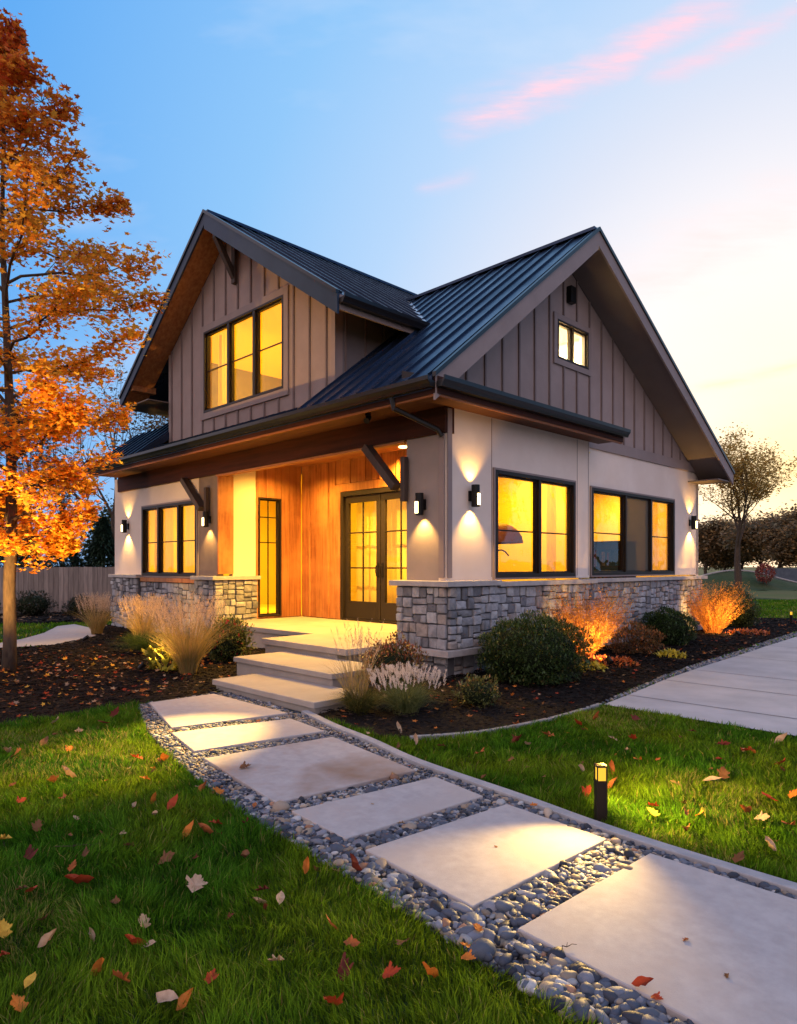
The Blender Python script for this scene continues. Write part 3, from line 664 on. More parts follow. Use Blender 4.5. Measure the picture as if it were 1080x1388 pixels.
# soft porch light
def spot(loc, target, e, size, col=(1, .54, .08), blend=.6, r=.04, parent=None, name='spot_beam'):
    ld = bpy.data.lights.new(name, 'SPOT'); ld.energy = e; ld.spot_size = rad(size); ld.spot_blend = blend; ld.color = col; ld.shadow_soft_size = r
    lo = bpy.data.objects.new(name, ld); COL.objects.link(lo)
    a, b = (Vector(loc), Vector(target)) if parent else (W(*loc), W(*target))
    if parent: lo.parent = parent
    lo.location = a; lo.rotation_euler = (a-b).to_track_quat('Z', 'Y').to_euler(); return lo
spot((1.75, 2.55, SOF-.03), (1.75, 2.6, 0), 1150, 150, parent=house); spot((1.0, 4.9, SOF-.03), (1.0, 4.9, 0), 480, 155, parent=house)
spot((.5, 3.2, SOF-.03), (.3, 3.1, 0), 1200, 150, parent=house)
# eave spotlights aimed at the path
def eave_lamp(u, v, target, e, size):
    s = MB(); s.tube([(u, v, SOF), (u, v, SOF-.05)], [.045, .045], 12); d = (Vector(target)-Vector((u, v, SOF-.09))).normalized()
    p = Vector((u, v, SOF-.09)); s.tube([p-d*.05, p+d*.06], [.04, .045], 12); s.build('eave_spotlight', m_black, house)
    q = p+d*.075; spot(tuple(q), target, e, size, (1, .60, .14), 1.0, .03, house)
eave_lamp(-.5, 1.0, (-4.35, -.62, 0), 9500, 22)

# ================================================================= GROUND
def poly_obj(name, poly, z, mat, th=0.0, bevel=0.0):
    m = MB()
    if th: m.prism([(x, y, z-th) for x, y in poly], [(x, y, z) for x, y in poly])
    else: m.add([(x, y, z) for x, y in poly], [tuple(range(len(poly)))])
    return m.build(name, mat, bevel=bevel)
m_soil = M('lawn_soil', (.022, .05, .008), .95, col2=(.03, .038, .012), vscale=6, bump=.01, bscale=25, col3=(.03, .065, .01), scale3=.6)
m_far = M('far_field', (.06, .10, .02), .95, col2=(.13, .11, .04), vscale=.12, bump=.02, bscale=4)
g = MB(); g.box(-900, 900, -900, 900, -.5, -.02); tag(g.build('ground', m_far), kind='structure')
LAWN = [(-14, -14), (18, -14), (34, 16), (20, 30), (-14, 26)]
tag(poly_obj('lawn', LAWN, -.004, m_soil), kind='structure')
DRIVE = [(-.16, -2.36), (.5, -2.29), (1.94, -2.12), (3.3, -2.02), (5.1, -1.94), (7.0, -1.82), (9.2, -1.72), (13.5, -1.55), (13.6, -12), (-.42, -12)]
BEDR = [(-2.68, -.60), (-2.76, -1.60), (-2.60, -1.95), (-2.15, -2.20), (-1.6, -2.32), (-1.0, -2.38), (-.20, -2.36), (.71, -2.21), (2.22, -1.99), (3.76, -1.86), (5.7, -1.76), (8.11, -1.55), (10.4, -1.42), (13.6, -1.30),
        (14.2, -.3), (13.8, .9), (11.5, 1.4), (9.0, 1.0), (8.9, .3), (3.7, .3), (.1, .1), (.1, .6), (-.05, .9), (-1.0, .9), (-1.9, -.0), (-2.5, -.5)]
BEDL = [(-3.70, 1.16), (-4.10, 1.22), (-4.45, 1.15), (-4.98, 1.21), (-5.8, 1.35), (-7.2, 2.2), (-7.0, 4.6), (-5.6, 6.6), (-3.2, 7.45), (-2.4, 7.50), (-1.30, 8.5), (-.62, 10.5), (-.2, 11.6), (.1, 10.5), (.1, 6.0), (-.1, 5.7), (-.1, 2.7), (-1.1, 2.6), (-1.9, 2.1), (-2.2, 1.4), (-2.66, 1.4), (-2.70, 1.10)]
BEDF = [(-3.2, 14.3), (-1.3, 13.2), (.3, 12.6), (1.6, 12.5), (4, 13.2), (3.6, 16.2), (-.2, 17.1), (-3.5, 18.5)]
WALK = [(-3.6, 7.9), (-2.95, 7.65), (-2.36, 7.51), (-1.7, 8.05), (-1.26, 8.62), (-.85, 9.5), (-.6, 10.57), (-.5, 12.0), (-1.0, 11.7), (-1.82, 10.1), (-2.53, 9.1), (-3.2, 8.5)]
m_mulch = M('mulch_base', (.007, .0045, .004), .95, col2=(.014, .009, .007), vscale=30, bump=.02, bscale=35)
for P_ in (BEDR, BEDL, BEDF): tag(poly_obj('mulch_bed', P_, .012, m_mulch), kind='structure')
tag(poly_obj('driveway', DRIVE, .022, m_concd), kind='structure')
mj = MB()
for u in (.52, 1.83, 2.97, 4.9, 6.9, 9.0, 11.2):
    ve = np.interp(u, [p[0] for p in DRIVE[:8]], [p[1] for p in DRIVE[:8]]); mj.add([(u-.008, -12, .026), (u+.008, -12, .026), (u+.008, ve-.01, .026), (u-.008, ve-.01, .026)], [(0, 1, 2, 3)])
mj.add([(-.4, -4.62, .0262), (13.5, -4.62, .0262), (13.5, -4.605, .0262), (-.4, -4.605, .0262)], [(0, 1, 2, 3)])
tag(mj.build('driveway_joints', M('dark_joint', (.12, .115, .12), .9)), kind='structure')  # joints drawn as thin dark strips over the concrete
tag(poly_obj('garden_walk', WALK, .03, m_conc), kind='structure')
GR_L = [(-3.68, 1.12), (-3.95, .45), (-4.18, -.24), (-4.39, -1.13), (-4.58, -2.09), (-4.66, -2.85), (-4.71, -3.45), (-4.77, -3.97), (-4.82, -4.4), (-4.88, -4.9), (-4.95, -6.2)]
GR_R = [(-2.66, .2), (-2.72, -.45), (-2.90, -1.12), (-3.02, -1.76), (-3.19, -2.46), (-3.30, -3.46), (-3.38, -4.03), (-3.42, -4.65), (-3.44, -6.2)]
GRAVEL = GR_L+GR_R[::-1]+[(-2.66, 1.12)]
m_grbase = M('gravel_base', (.05, .055, .065), .9, col2=(.10, .10, .11), vscale=60, bump=.01, bscale=70)
tag(poly_obj('gravel_path', GRAVEL, .006, m_grbase), kind='structure')
def strip(name, pts, w, z0, z1, mat):
    L = []; R_ = []
    for i, p in enumerate(pts):
        a = Vector(pts[max(i-1, 0)]); b = Vector(pts[min(i+1, len(pts)-1)]); d = (b-a).normalized(); n = Vector((-d.y, d.x)); L.append(Vector(p)); R_.append(Vector(p)+n*w)
    m = MB(); n = len(pts); vs = [(q.x, q.y, z0) for q in L]+[(q.x, q.y, z0) for q in R_]+[(q.x, q.y, z1) for q in L]+[(q.x, q.y, z1) for q in R_]
    fs = []
    for i in range(n-1): fs += [(2*n+i, 2*n+i+1, 3*n+i+1, 3*n+i), (i, i+1, 2*n+i+1, 2*n+i), (n+i, 3*n+i, 3*n+i+1, n+i+1)]
    fs += [(0, 2*n, 3*n, n), (n-1, 2*n-1, 4*n-1, 3*n-1)]
    m.add(vs, fs); return m.build(name, mat, bevel=.006)
def smooth(pts, k=6):
    out = []
    for i in range(len(pts)-1):
        p = [np.array(pts[max(0, min(len(pts)-1, j))], float) for j in (i-1, i, i+1, i+2)]
        for s in range(k):
            t = s/k; out.append(tuple(.5*((2*p[1])+(-p[0]+p[2])*t+(2*p[0]-5*p[1]+4*p[2]-p[3])*t*t+(-p[0]+3*p[1]-3*p[2]+p[3])*t**3)))
    out.append(tuple(pts[-1])); return out
curb = strip('path_kerb', smooth(GR_R[1:]), .078, -.02, .05, M('kerb_concrete', (.36, .35, .36), .85, col2=(.27, .27, .29), vscale=9, bump=.002, bscale=60)); tag(curb, kind='structure')
k2 = strip('bed_edging', smooth([(-2.66, -1.92), (-2.15, -2.20), (-1.6, -2.325), (-1.0, -2.385), (-.20, -2.37)]), .05, -.02, .04, M('edging_stone', (.30, .29, .29), .8, col2=(.15, .15, .16), vscale=25)); tag(k2, kind='structure')
SLABS = [[(-3.60, 1.05), (-2.85, 1.02), (-2.86, -.42), (-3.96, -.18)], [(-4.05, -.36), (-2.98, -.64), (-3.06, -1.25), (-4.20, -1.04)], [(-4.25, -1.28), (-3.14, -1.46), (-3.33, -2.62), (-4.42, -2.48)],
         [(-4.44, -2.66), (-3.34, -2.82), (-3.42, -3.30), (-4.48, -3.20)], [(-4.50, -3.38), (-3.43, -3.49), (-3.49, -4.19), (-4.57, -4.14)], [(-4.58, -4.38), (-3.50, -4.43), (-3.53, -5.95), (-4.70, -5.92)]]
SL_LAB = ['pinkish paving slab directly in front of the porch steps', 'warm-lit narrow slab, second from the porch steps', 'large slab with a brown wet stain across it', 'cool grey narrow slab between the stained slab and the lamp-lit one',
          'slab beside the short bollard lamp, lit at its far corner', 'largest nearest slab, cut by the corner of the picture']
m_stain = M('stained_concrete', (.42, .385, .38), .8, col2=(.35, .32, .315), vscale=14, vdetail=10, bump=.0012, bscale=160, col3=(.24, .15, .10), scale3=1.0)
for i, (s, lb) in enumerate(zip(SLABS, SL_LAB)):
    c = np.mean(s, 0); m = MB(); z = .045; m.prism([(x-c[0], y-c[1], -.05) for x, y in s], [(x-c[0], y-c[1], z) for x, y in s])
    o = m.build('paving_slab', m_stain if i == 2 else m_conc, bevel=.007); o.location = W(c[0], c[1], 0); o.rotation_euler = (0, 0, TH)
    tag(o, lb, 'paving slab', 'concrete slabs of the front path')

# ---------------------------------------------------------------- pebbles
rg = np.random.default_rng(7)
def ico(sub):
    bm = bmesh.new(); bmesh.ops.create_icosphere(bm, subdivisions=sub, radius=1); v = np.array([p.co[:] for p in bm.verts]); f = np.array([[q.index for q in x.verts] for x in bm.faces]); bm.free(); return v, f
def rnd_poly(rg, poly, n):
    P = np.array(poly); lo, hi = P.min(0), P.max(0); out = []
    while sum(map(len, out)) < n:
        q = rg.uniform(lo, hi, (n*3, 2)); out.append(q[inpoly(q, poly)])
    return np.concatenate(out)[:n]
slab_in = lambda q: np.any([inpoly(q, s) for s in SLABS], 0)
m_peb = M('river_pebbles', (.80, .80, .82), .55, col2=(.72, .72, .74), vscale=45, bump=.0015, bscale=120, attr=True)
def pebcol(rg, n):
    pal = np.array([(.075, .088, .12), (.13, .15, .19), (.22, .23, .27), (.44, .43, .42), (.30, .24, .18), (.40, .31, .23), (.035, .04, .055), (.38, .20, .12)])
    i = rg.choice(8, n, p=[.24, .22, .17, .09, .08, .06, .12, .02]); return pal[i]*rg.uniform(.75, 1.25, (n, 1))
q = rnd_poly(rg, GRAVEL, 80000)
edge = 0.0
q = q[~slab_in(q)]
dist = np.linalg.norm(Wn(np.c_[q, np.zeros(len(q))])[:, :2], axis=1)
size = np.clip(.012+.010*np.clip((4.6-dist)/2.4, 0, 1), .011, .036)*rg.lognormal(0, .38, len(q))
keep = rg.uniform(size=len(q)) < np.clip((.0125/size)**2*1.1, .02, 1); q, size, dist = q[keep], size[keep], dist[keep]
# nudge away from slab edges
c_all = pebcol(rg, len(q)); v1, f1 = ico(2); v0, f0 = ico(1)
warp = lambda v, s: v*(1+.16*np.sin(v[:, [1]]*2.3+s)+.12*np.sin(v[:, [0]]*3.1+s*2)+.1*np.sin(v[:, [2]]*2.7+s*3))
big = (size > .029) & (dist < 4.2); bi = np.where(big)[0][:46]; rest = np.ones(len(q), bool); rest[bi] = False
Vs = []; Fs = []; Cs = []; off = 0
for k in range(4):
    for near in (0, 1):
        sel = rest & (np.arange(len(q)) % 4 == k) & ((dist < 4.5) == bool(near)); n = sel.sum()
        if n == 0: continue
        bv, bf = (v1, f1) if near else (v0, f0); bv = warp(bv, k*1.7)
        sc3 = size[sel][:, None]*np.c_[rg.uniform(1.0, 1.5, n), rg.uniform(.75, 1.05, n), rg.uniform(.5, .75, n)]
        pos = Wn(np.c_[q[sel], rg.uniform(.0, .022, n)+size[sel]*.35]); V, F = scatter(bv, [bf], pos, rotz(rg.uniform(0, 6.3, n)) @ rotx(rg.normal(0, .35, n)), sc3)
        Vs.append(V); Fs.append(F[0]+off); off += len(V); Cs.append(np.repeat(c_all[sel], len(bv), 0))
tag(npobj('river_gravel', np.concatenate(Vs), [np.concatenate(Fs)], m_peb, np.concatenate(Cs), smooth=True), 'rounded grey and tan river gravel filling the joints and edges of the path', 'gravel', kind='stuff')
for n_, i in enumerate(bi):
    k = n_ % 4; V = warp(v1, k*1.7)*size[i]*np.array([1.3, .95, .65]); ln = pebcol(rg, 1)[0]*1.2
    p = W(q[i, 0], q[i, 1], size[i]*.5+.012); o = npobj('river_stone', V, [f1], m_peb, ln[None], loc=None, smooth=True); o.location = p; o.rotation_euler = (rg.normal(0, .2), rg.normal(0, .2), rg.uniform(0, 6))
    lum = ln.mean(); w_ = 'tan' if ln[0] > ln[2]*1.15 else ('pale grey' if lum > .32 else ('mid grey' if lum > .17 else 'dark slate'))
    tag(o, 'large rounded %s river stone lying in the gravel beside the nearest slabs' % w_, 'stone', 'large river stones beside the path')
# gravel strip between bed and driveway
GS = [(-.18, -2.33), (.71, -2.20), (2.22, -1.98), (3.76, -1.85), (5.7, -1.75), (8.11, -1.54), (10.4, -1.42), (13.5, -1.30), (13.5, -1.54), (9.2, -1.71), (7.0, -1.81), (5.1, -1.93), (3.3, -2.01), (1.94, -2.11), (.5, -2.28)]
tag(poly_obj('gravel_margin', GS, .018, m_grbase), kind='structure')
q = rnd_poly(rg, GS, 5000); n = len(q); s_ = .014*rg.lognormal(0, .3, n)
V, F = scatter(warp(v0, 1), [f0], Wn(np.c_[q, .022+s_*.3]), rotz(rg.uniform(0, 6.3, n)), s_[:, None]*np.array([[1.3, 1, .7]]))
tag(npobj('margin_gravel', V, F, m_peb, np.repeat(pebcol(rg, n), len(v0), 0), smooth=True), 'strip of small grey gravel between the mulch bed and the driveway', 'gravel', kind='stuff')

# ---------------------------------------------------------------- mulch chips and litter
m_chip = M('mulch_chips', (1, 1, 1), .95, attr=True, bump=.001, bscale=90)
cv = np.array([(-1, -.25, 0), (1, -.18, .05), (.85, .22, 0), (-.9, .2, .08), (-.2, -.1, .35), (.4, .05, .3)], float); cf = np.array([(0, 1, 4), (1, 5, 4), (1, 2, 5), (2, 3, 5), (3, 4, 5), (3, 0, 4)])
def chips(name, poly, n, label, smin=.012, smax=.035):
    q = rnd_poly(rg, poly, n); d = np.linalg.norm(Wn(np.c_[q, q[:, 0]*0])[:, :2], axis=1)
    s = rg.uniform(smin, smax, n)*np.clip(d/7, .8, 2)
    V, F = scatter(cv, [cf], Wn(np.c_[q, .012+rg.uniform(0, .03, n)+.02*vnoise(q, 2.)]), rotz(rg.uniform(0, 6.3, n)) @ rotx(rg.normal(0, .6, n)), np.c_[s, s*.8, s*.8])
    k = rg.choice(3, n, p=[.72, .24, .04]); c = np.array([(.006, .004, .0035), (.015, .009, .007), (.05, .03, .022)])[k]*rg.uniform(.7, 1.4, (n, 1))
    tag(npobj(name, V, F, m_chip, np.repeat(c, 6, 0)), label, 'mulch', kind='stuff')
chips('bark_mulch', BEDR, 26000, 'dark bark mulch in the bed under the shrubs along the driveway')
chips('bark_mulch', BEDL, 26000, 'dark bark mulch covering the bed left of the porch steps')
chips('bark_mulch', BEDF, 4000, 'dark bark mulch at the foot of the wooden fence', .03, .06)
# leaf shapes
def maple(lobes=5, curl=.25, seed=0):
    r = random.Random(seed); pts = []; n = lobes
    angs = np.linspace(-2.2, 2.2, n)
    for i, a in enumerate(angs):
        L = (1.0-.13*abs(a))*r.uniform(.9, 1.1)
        if i: m = (angs[i-1]+a)/2; pts.append((math.sin(m)*.44, math.cos(m)*.44))
        pts += [(math.sin(a-.17)*L*.66, math.cos(a-.17)*L*.66), (math.sin(a)*L, math.cos(a)*L), (math.sin(a+.17)*L*.66, math.cos(a+.17)*L*.66)]
    pts.append((0, -.25)); V = [(x, y, curl*(x*x*1.2+y*y*.5)+.06*math.sin(5*x+3*y)) for x, y in pts]+[(0, 0, 0)]; k = len(pts)
    return np.array(V), np.array([(k, i, (i+1) % k) for i in range(k)])
def oval(curl=.5, seed=0):
    V = []; 
    ys = np.linspace(-1, 1, 7); w = [.02, .28, .42, .46, .38, .22, .02]
    for y, a in zip(ys, w): V += [(-a, y, curl*a*.8+.25*curl*y*y), (0, y, .25*curl*y*y), (a, y, curl*a*.6+.25*curl*y*y)]
    F = [(3*i, 3*i+1, 3*i+4, 3*i+3) for i in range(6)]+[(3*i+1, 3*i+2, 3*i+5, 3*i+4) for i in range(6)]
    return np.array(V), np.array(F)
m_leaf = M('autumn_leaf', (1, 1, 1), .6, attr=True, transl=.5, spec=.3)
m_dry = M('dry_leaf', (1, 1, 1), .7, attr=True, col2=(.7, .62, .55), vscale=30, transl=.15)
LC = {'orange': (.62, .20, .035), 'red': (.42, .06, .02), 'dark red': (.16, .03, .02), 'yellow': (.72, .42, .06), 'tan': (.50, .33, .20), 'pale': (.52, .36, .25), 'brown': (.20, .09, .04), 'rust': (.42, .13, .04)}
def litter(name, poly, n, label, pal, s0=.03, s1=.06, dens=None):
    q = rnd_poly(rg, poly, n)
    if dens is not None: q = q[rg.uniform(size=len(q)) < dens(q)]
    n = len(q); V, F = scatter(*(lambda t: (t[0], [t[1]]))(maple(5, .35, 3)), Wn(np.c_[q, .05+rg.uniform(0, .03, n)]), rotz(rg.uniform(0, 6.3, n)) @ rotx(rg.normal(0, .5, n)), np.repeat(rg.uniform(s0, s1, n)[:, None], 3, 1))
    c = np.array([LC[p] for p in pal])[rg.integers(0, len(pal), n)]*rg.uniform(.6, 1.15, (n, 1)); k = len(V)//n
    tag(npobj(name, V, F, m_dry, np.repeat(c, k, 0)), label, 'leaves', kind='stuff')
litter('leaf_litter', BEDL, 3000, 'orange and brown fallen leaves strewn over the mulch around the maple trunk', ['orange', 'tan', 'pale', 'brown', 'orange', 'red', 'yellow'], .022, .055, lambda q: np.clip(1.05-np.hypot(q[:, 0]+4.3, q[:, 1]-3.6)/3.2, .05, .7))
litter('leaf_litter', BEDR, 420, 'red and tan fallen leaves scattered on the mulch along the driveway side', ['rust', 'red', 'tan', 'orange', 'brown'], .025, .05)
litter('leaf_litter', BEDF, 300, 'brown leaves lying along the bottom of the fence', ['brown', 'tan', 'brown'], .05, .08)

# ---------------------------------------------------------------- grass
m_grass = M('grass_blades', (1, 1, 1), .7, attr=True, transl=.35, spec=.08)
def notin(q, polys): return ~np.any([inpoly(q, p) for p in polys], 0)
KERB = [(p[0]+.115, p[1]) for p in GR_R[1:]]
PATHZ = GR_L+[(p[0]+.115, p[1]) for p in GR_R[1:]][::-1]+[(-2.6, 1.2)]
EXCL = [PATHZ, BEDR, BEDL, BEDF, DRIVE, WALK, [(0, 0), (9, 0), (9, 10.6), (0, 10.6)], [(-2.66, -.6), (0, -.6), (0, 2.7), (-2.66, 2.7)]]
def grass(name, region, dens, hgt, wid, label, seed, side):
    rg = np.random.default_rng(seed); P = np.array(region); lo, hi = P.min(0), P.max(0); area = np.prod(hi-lo)
    n = int(area*dens); w = rg.uniform(lo, hi, (n, 2)); w = w[inpoly(w, region)]
    # region is in world xy; to local
    dx, dy = w[:, 0]-CX, w[:, 1]-CY; l = np.c_[dx*cT+dy*sT, -dx*sT+dy*cT]
    k = notin(l, EXCL) & inpoly(l, LAWN) & side(l); w, l = w[k], l[k]; n = len(w)
    cl = vnoise(w, 9, seed)*.6+vnoise(w, 23, seed+1)*.4; big = vnoise(w, 1.6, 5)
    h = hgt*(.35+1.05*cl)*rg.uniform(.55, 1.25, n)*(.85+.3*big)
    a = rg.uniform(0, 6.283, n); la = vnoise(w, 5, 9)*9+rg.normal(0, .9, n); lean = h*rg.uniform(.15, .95, n)
    t = np.c_[np.cos(a), np.sin(a)]*wid*rg.uniform(.7, 1.3, (n, 1))/2; ld = np.c_[np.cos(la), np.sin(la)]
    z = np.zeros(n); up = h*np.sqrt(np.clip(1-(lean/h)**2*.55, .3, 1))
    B0 = np.c_[w-t, z-.004]; B1 = np.c_[w+t, z-.004]; md = w+ld*(lean*.28)[:, None]; M0 = np.c_[md-t*.8, up*.55]; M1 = np.c_[md+t*.8, up*.55]; T = np.c_[w+ld*lean[:, None], up]
    V = np.stack([B0, B1, M1, M0, T], 1).reshape(-1, 3); b = np.arange(n)[:, None]*5
    F4 = b+np.array([[0, 1, 2, 3]]); F3 = b+np.array([[3, 2, 4]])
    base = np.array([(.046, .140, .007)]); dry = np.array([(.24, .22, .06)]); ylw = np.array([(.165, .24, .010)])
    m = np.clip(vnoise(w, 2.2, 3)*1.3-.3, 0, 1)[:, None]; c = base*(1-m)+ylw*m*.8+base*m*.2
    c = c*rg.uniform(.4, 1.7, (n, 1))*(.6+.7*cl[:, None]); dr = rg.uniform(size=n) < .04+.22*(vnoise(w, 1.3, 8) > .72); c[dr] = dry*rg.uniform(.6, 1.5, (dr.sum(), 1))
    tag(npobj(name, V, [F4, F3], m_grass, np.repeat(c, 5, 0)), label, 'grass', kind='stuff')
LFT = lambda l: l[:, 0] < np.interp(-l[:, 1], [-30, -1.1, .24, 1.13, 2.09, 3.4, 4.9, 7], [30, -3.7, -4.1, -4.3, -4.5, -4.65, -4.8, -5])
RGT = lambda l: ~LFT(l)
def band(y0, y1, k=.64): return [(-k*y0-2.4, y0), (k*y0+2.4, y0), (k*y1+2.4, y1), (-k*y1-2.4, y1)]
grass('lawn_grass', band(1.4, 3.3), 14500, .072, .0042, 'nearest green lawn blades at the bottom left of the picture', 1, LFT)
grass('lawn_grass', band(3.3, 5.0), 11000, .070, .0052, 'green lawn left of the path with fallen leaves on it', 2, LFT)
grass('lawn_grass', band(5.0, 8.5), 6500, .065, .0075, 'lawn strip in front of the leaf covered mulch bed', 3, LFT)
grass('lawn_grass', band(1.6, 5.0), 11000, .070, .0052, 'green lawn around the short bollard lamp right of the path', 4, RGT)
grass('lawn_grass', band(5.0, 8.5), 6500, .062, .0075, 'lawn corner between the mulch bed and the driveway', 5, RGT)
grass('lawn_grass', band(8.5, 30), 260, .07, .03, 'distant lawn beyond the garden beds', 6, lambda l: l[:, 0] > -99)

# ---------------------------------------------------------------- fallen leaves, one by one (u, v, kind, colour, size)
def G(x, y):
    t = 1.5*926/(y-767); X = (x-540)/926*t-CX; Y = t-CY; return X*cT+Y*sT, -X*sT+Y*cT
def crumple(t, sd, bend, nz):
    V, F = t; V = V.copy(); r = np.random.default_rng(sd); a = r.uniform(-.6, .6); x = V[:, 0]*math.cos(a)+V[:, 1]*math.sin(a); ph = x*bend
    rad_ = 1/bend; dx = np.sin(ph)*rad_-x; V[:, 2] += (1-np.cos(ph))*rad_; V[:, 0] += dx*math.cos(a); V[:, 1] += dx*math.sin(a)
    V[:, :2] *= 1+r.uniform(-.12, .12, (len(V), 2)); V[:, 2] += r.normal(0, nz, len(V)); return V, F
def broad(seed):     # blunt lobed leaf
    r = random.Random(seed); pts = [(0, -.55)]
    for a, L in ((-2.0, .62), (-1.65, .50), (-1.15, .86), (-.8, .60), (-.38, .80), (0, 1.08), (.38, .80), (.8, .60), (1.15, .86), (1.65, .50), (2.0, .62)):
        L *= r.uniform(.85, 1.12)
        for da, k in ((-.13, .86), (.0, 1.0), (.13, .86)): pts.append((math.sin(a+da)*L*k, math.cos(a+da)*L*k))
    k = len(pts); return np.array([(x, y, 0.) for x, y in pts]+[(0, 0, 0)]), np.array([(k, i, (i+1) % k) for i in range(k)])
LV = [crumple(broad(1), 1, 1.4, .05), crumple(broad(2), 2, 2.6, .09), crumple(broad(3), 3, .9, .04), crumple(oval(.5), 4, .9, .03), crumple(oval(1.0), 5, 2.2, .06), crumple(oval(.2), 6, 1.2, .03)]
def leaf(u, v, shape, colr, size, rx, rz, z, label):
    V, F = LV[shape]; o = npobj('fallen_leaf', V*size, [F], m_dry, np.array([LC[colr]])); o.location = W(u, v, z); o.rotation_euler = (rx, .2, rz)
    tag(o, label, 'leaf', 'fallen leaves on the lawn and path'); return o
NOTABLE = [(265, 1215, 2, 'pale', .062, .25, 'big pale star-shaped leaf lying on the lawn'), (105, 1212, 4, 'red', .055, .3, 'curled rust-red leaf left of the big pale leaf'), (137, 1336, 4, 'orange', .05, .9, 'upright curled orange leaf near the bottom left'),
           (41, 1349, 5, 'yellow', .030, .2, 'small yellow oval leaf at the lower left edge'), (180, 1298, 4, 'red', .04, .6, 'deep orange-red curled leaf above the upright one'), (202, 1300, 5, 'pale', .040, .5, 'pale thin curled leaf touching the deep orange-red one'),
           (285, 1349, 1, 'red', .036, .2, 'orange-red crumpled leaf at the bottom centre left'), (377, 1322, 1, 'tan', .034, .3, 'small tan crumpled leaf low on the lawn'), (474, 1298, 1, 'rust', .042, .3, 'square-looking rust leaf near the stone edge'),
           (415, 1187, 4, 'orange', .036, 1.1, 'narrow orange leaf standing upright by the gravel'), (580, 1340, 4, 'orange', .04, .8, 'tilted tan-orange leaf low by the gravel edge'), (632, 1317, 0, 'orange', .034, .2, 'bright orange leaf beside the lit stones'),
           (380, 1233, 5, 'pale', .036, .2, 'slim pale leaf right of the big pale leaf'), (358, 1222, 1, 'dark red', .035, .2, 'dark red leaf beside the slim pale leaf'), (155, 1239, 1, 'brown', .036, .3, 'brown bent leaf below the rust-red one'),
           (93, 1024, 0, 'orange', .045, .4, 'orange leaf up the lawn below the mulch bed'), (199, 1066, 0, 'orange', .05, .5, 'bright orange leaf on the lit part of the left lawn'), (211, 1095, 4, 'orange', .045, 1.0, 'upright red-orange leaf mid lawn'),
           (885, 1114, 0, 'yellow', .052, .3, 'yellow leaf lit by the bollard lamp'), (886, 1104, 1, 'red', .04, .5, 'small red leaf resting on the yellow leaf'), (966, 1066, 5, 'pale', .05, .3, 'cream oval leaf in the middle of the right lawn'),
           (827, 1050, 4, 'rust', .05, 1.1, 'upright pink-brown leaf right behind the bollard lamp'), (865, 1038, 0, 'orange', .045, .3, 'orange leaf above and right of the bollard lamp'), (1030, 1120, 2, 'pale', .05, .3, 'crumpled cream leaf at the right of the lawn'),
           (1042, 1160, 4, 'pale', .045, .4, 'long cream leaf just above the kerb on the right'), (1070, 1130, 0, 'rust', .05, .4, 'orange-red leaf at the right edge of the lawn'), (874, 1357, 4, 'red', .035, .5, 'red leaf with an orange stem by the nearest slab'),
           (648, 1277, 0, 'orange', .03, .2, 'orange leaf lying on the lit pebbles'), (1012, 1026, 1, 'red', .055, .3, 'red leaf high on the right lawn near the driveway'), (978, 1017, 1, 'dark red', .055, .3, 'dark leaf left of the red one near the driveway')]
for i, (x, y, s, c, sz, rx, lb) in enumerate(NOTABLE):
    u, v = G(x, y+2); z = .058 if y < 1350 or x < 800 else .06
    leaf(u, v, s, c, sz*1.2, rx, i*2.1, z, lb)
LESS = [(28, 1098, 'red'), (187, 1038, 'red'), (223, 1038, 'orange'), (277, 1080, 'rust'), (297, 1084, 'orange'), (295, 1130, 'red'), (334, 1128, 'dark red'), (257, 1138, 'orange'), (277, 1141, 'rust'), (176, 1160, 'brown'), (75, 986, 'tan'), (155, 976, 'dark red'), (140, 988, 'dark red'),
        (10, 1029, 'tan'), (21, 1031, 'orange'), (50, 1135, 'brown'), (7, 1152, 'yellow'), (43, 1225, 'red'), (68, 1293, 'tan'), (5, 1280, 'yellow'), (3, 1316, 'red'), (85, 1094, 'rust'), (235, 1100, 'red'), (478, 1190, 'dark red'), (545, 1296, 'brown'), (527, 1341, 'red'), (465, 1338, 'dark red'), (448, 1272, 'rust'),
        (333, 1178, 'brown'), (223, 1180, 'brown'), (195, 1270, 'tan'), (165, 1350, 'rust'), (228, 1378, 'pale'), (252, 1380, 'orange'), (25, 1384, 'orange'), (453, 1382, 'red'), (105, 1000, 'tan'), (60, 1015, 'brown'), (90, 1060, 'tan'), (72, 1068, 'rust'), (330, 1050, 'brown'), (40, 1175, 'dark red'),
        (783, 988, 'red'), (810, 980, 'rust'), (861, 982, 'dark red'), (832, 1011, 'tan'), (858, 1010, 'red'), (832, 1073, 'rust'), (787, 1054, 'tan'), (918, 1074, 'tan'), (1058, 1045, 'red'), (1075, 1090, 'orange'), (1042, 1094, 'red'), (1010, 1113, 'rust'), (947, 1116, 'orange'), (795, 1086, 'red'), (745, 1006, 'rust'),
        (715, 1018, 'pale'), (702, 1013, 'dark red'), (980, 1060, 'brown'), (940, 1000, 'dark red'), (700, 990, 'rust'), (1060, 1010, 'tan'), (562, 1012, 'pale'), (600, 1020, 'brown'), (650, 1030, 'rust'), (1000, 1180, 'brown'), (540, 996, 'tan'), (930, 1140, 'brown'), (690, 1040, 'brown')]
for i, (x, y, c) in enumerate(LESS):
    u, v = G(x, y); d = 1.5*926/(y-767)
    side_ = 'left of the path' if x < 560 and not (x > 500 and y < 1030) else 'right of the path'
    leaf(u, v, (0, 1, 3, 4, 2)[i % 5], c, .034+.004*d+.007*(i % 3), .2+.25*(i % 4), i*1.7, .055, 'small %s fallen leaf in the grass %s' % (c, side_))
rg3 = random.Random(21)
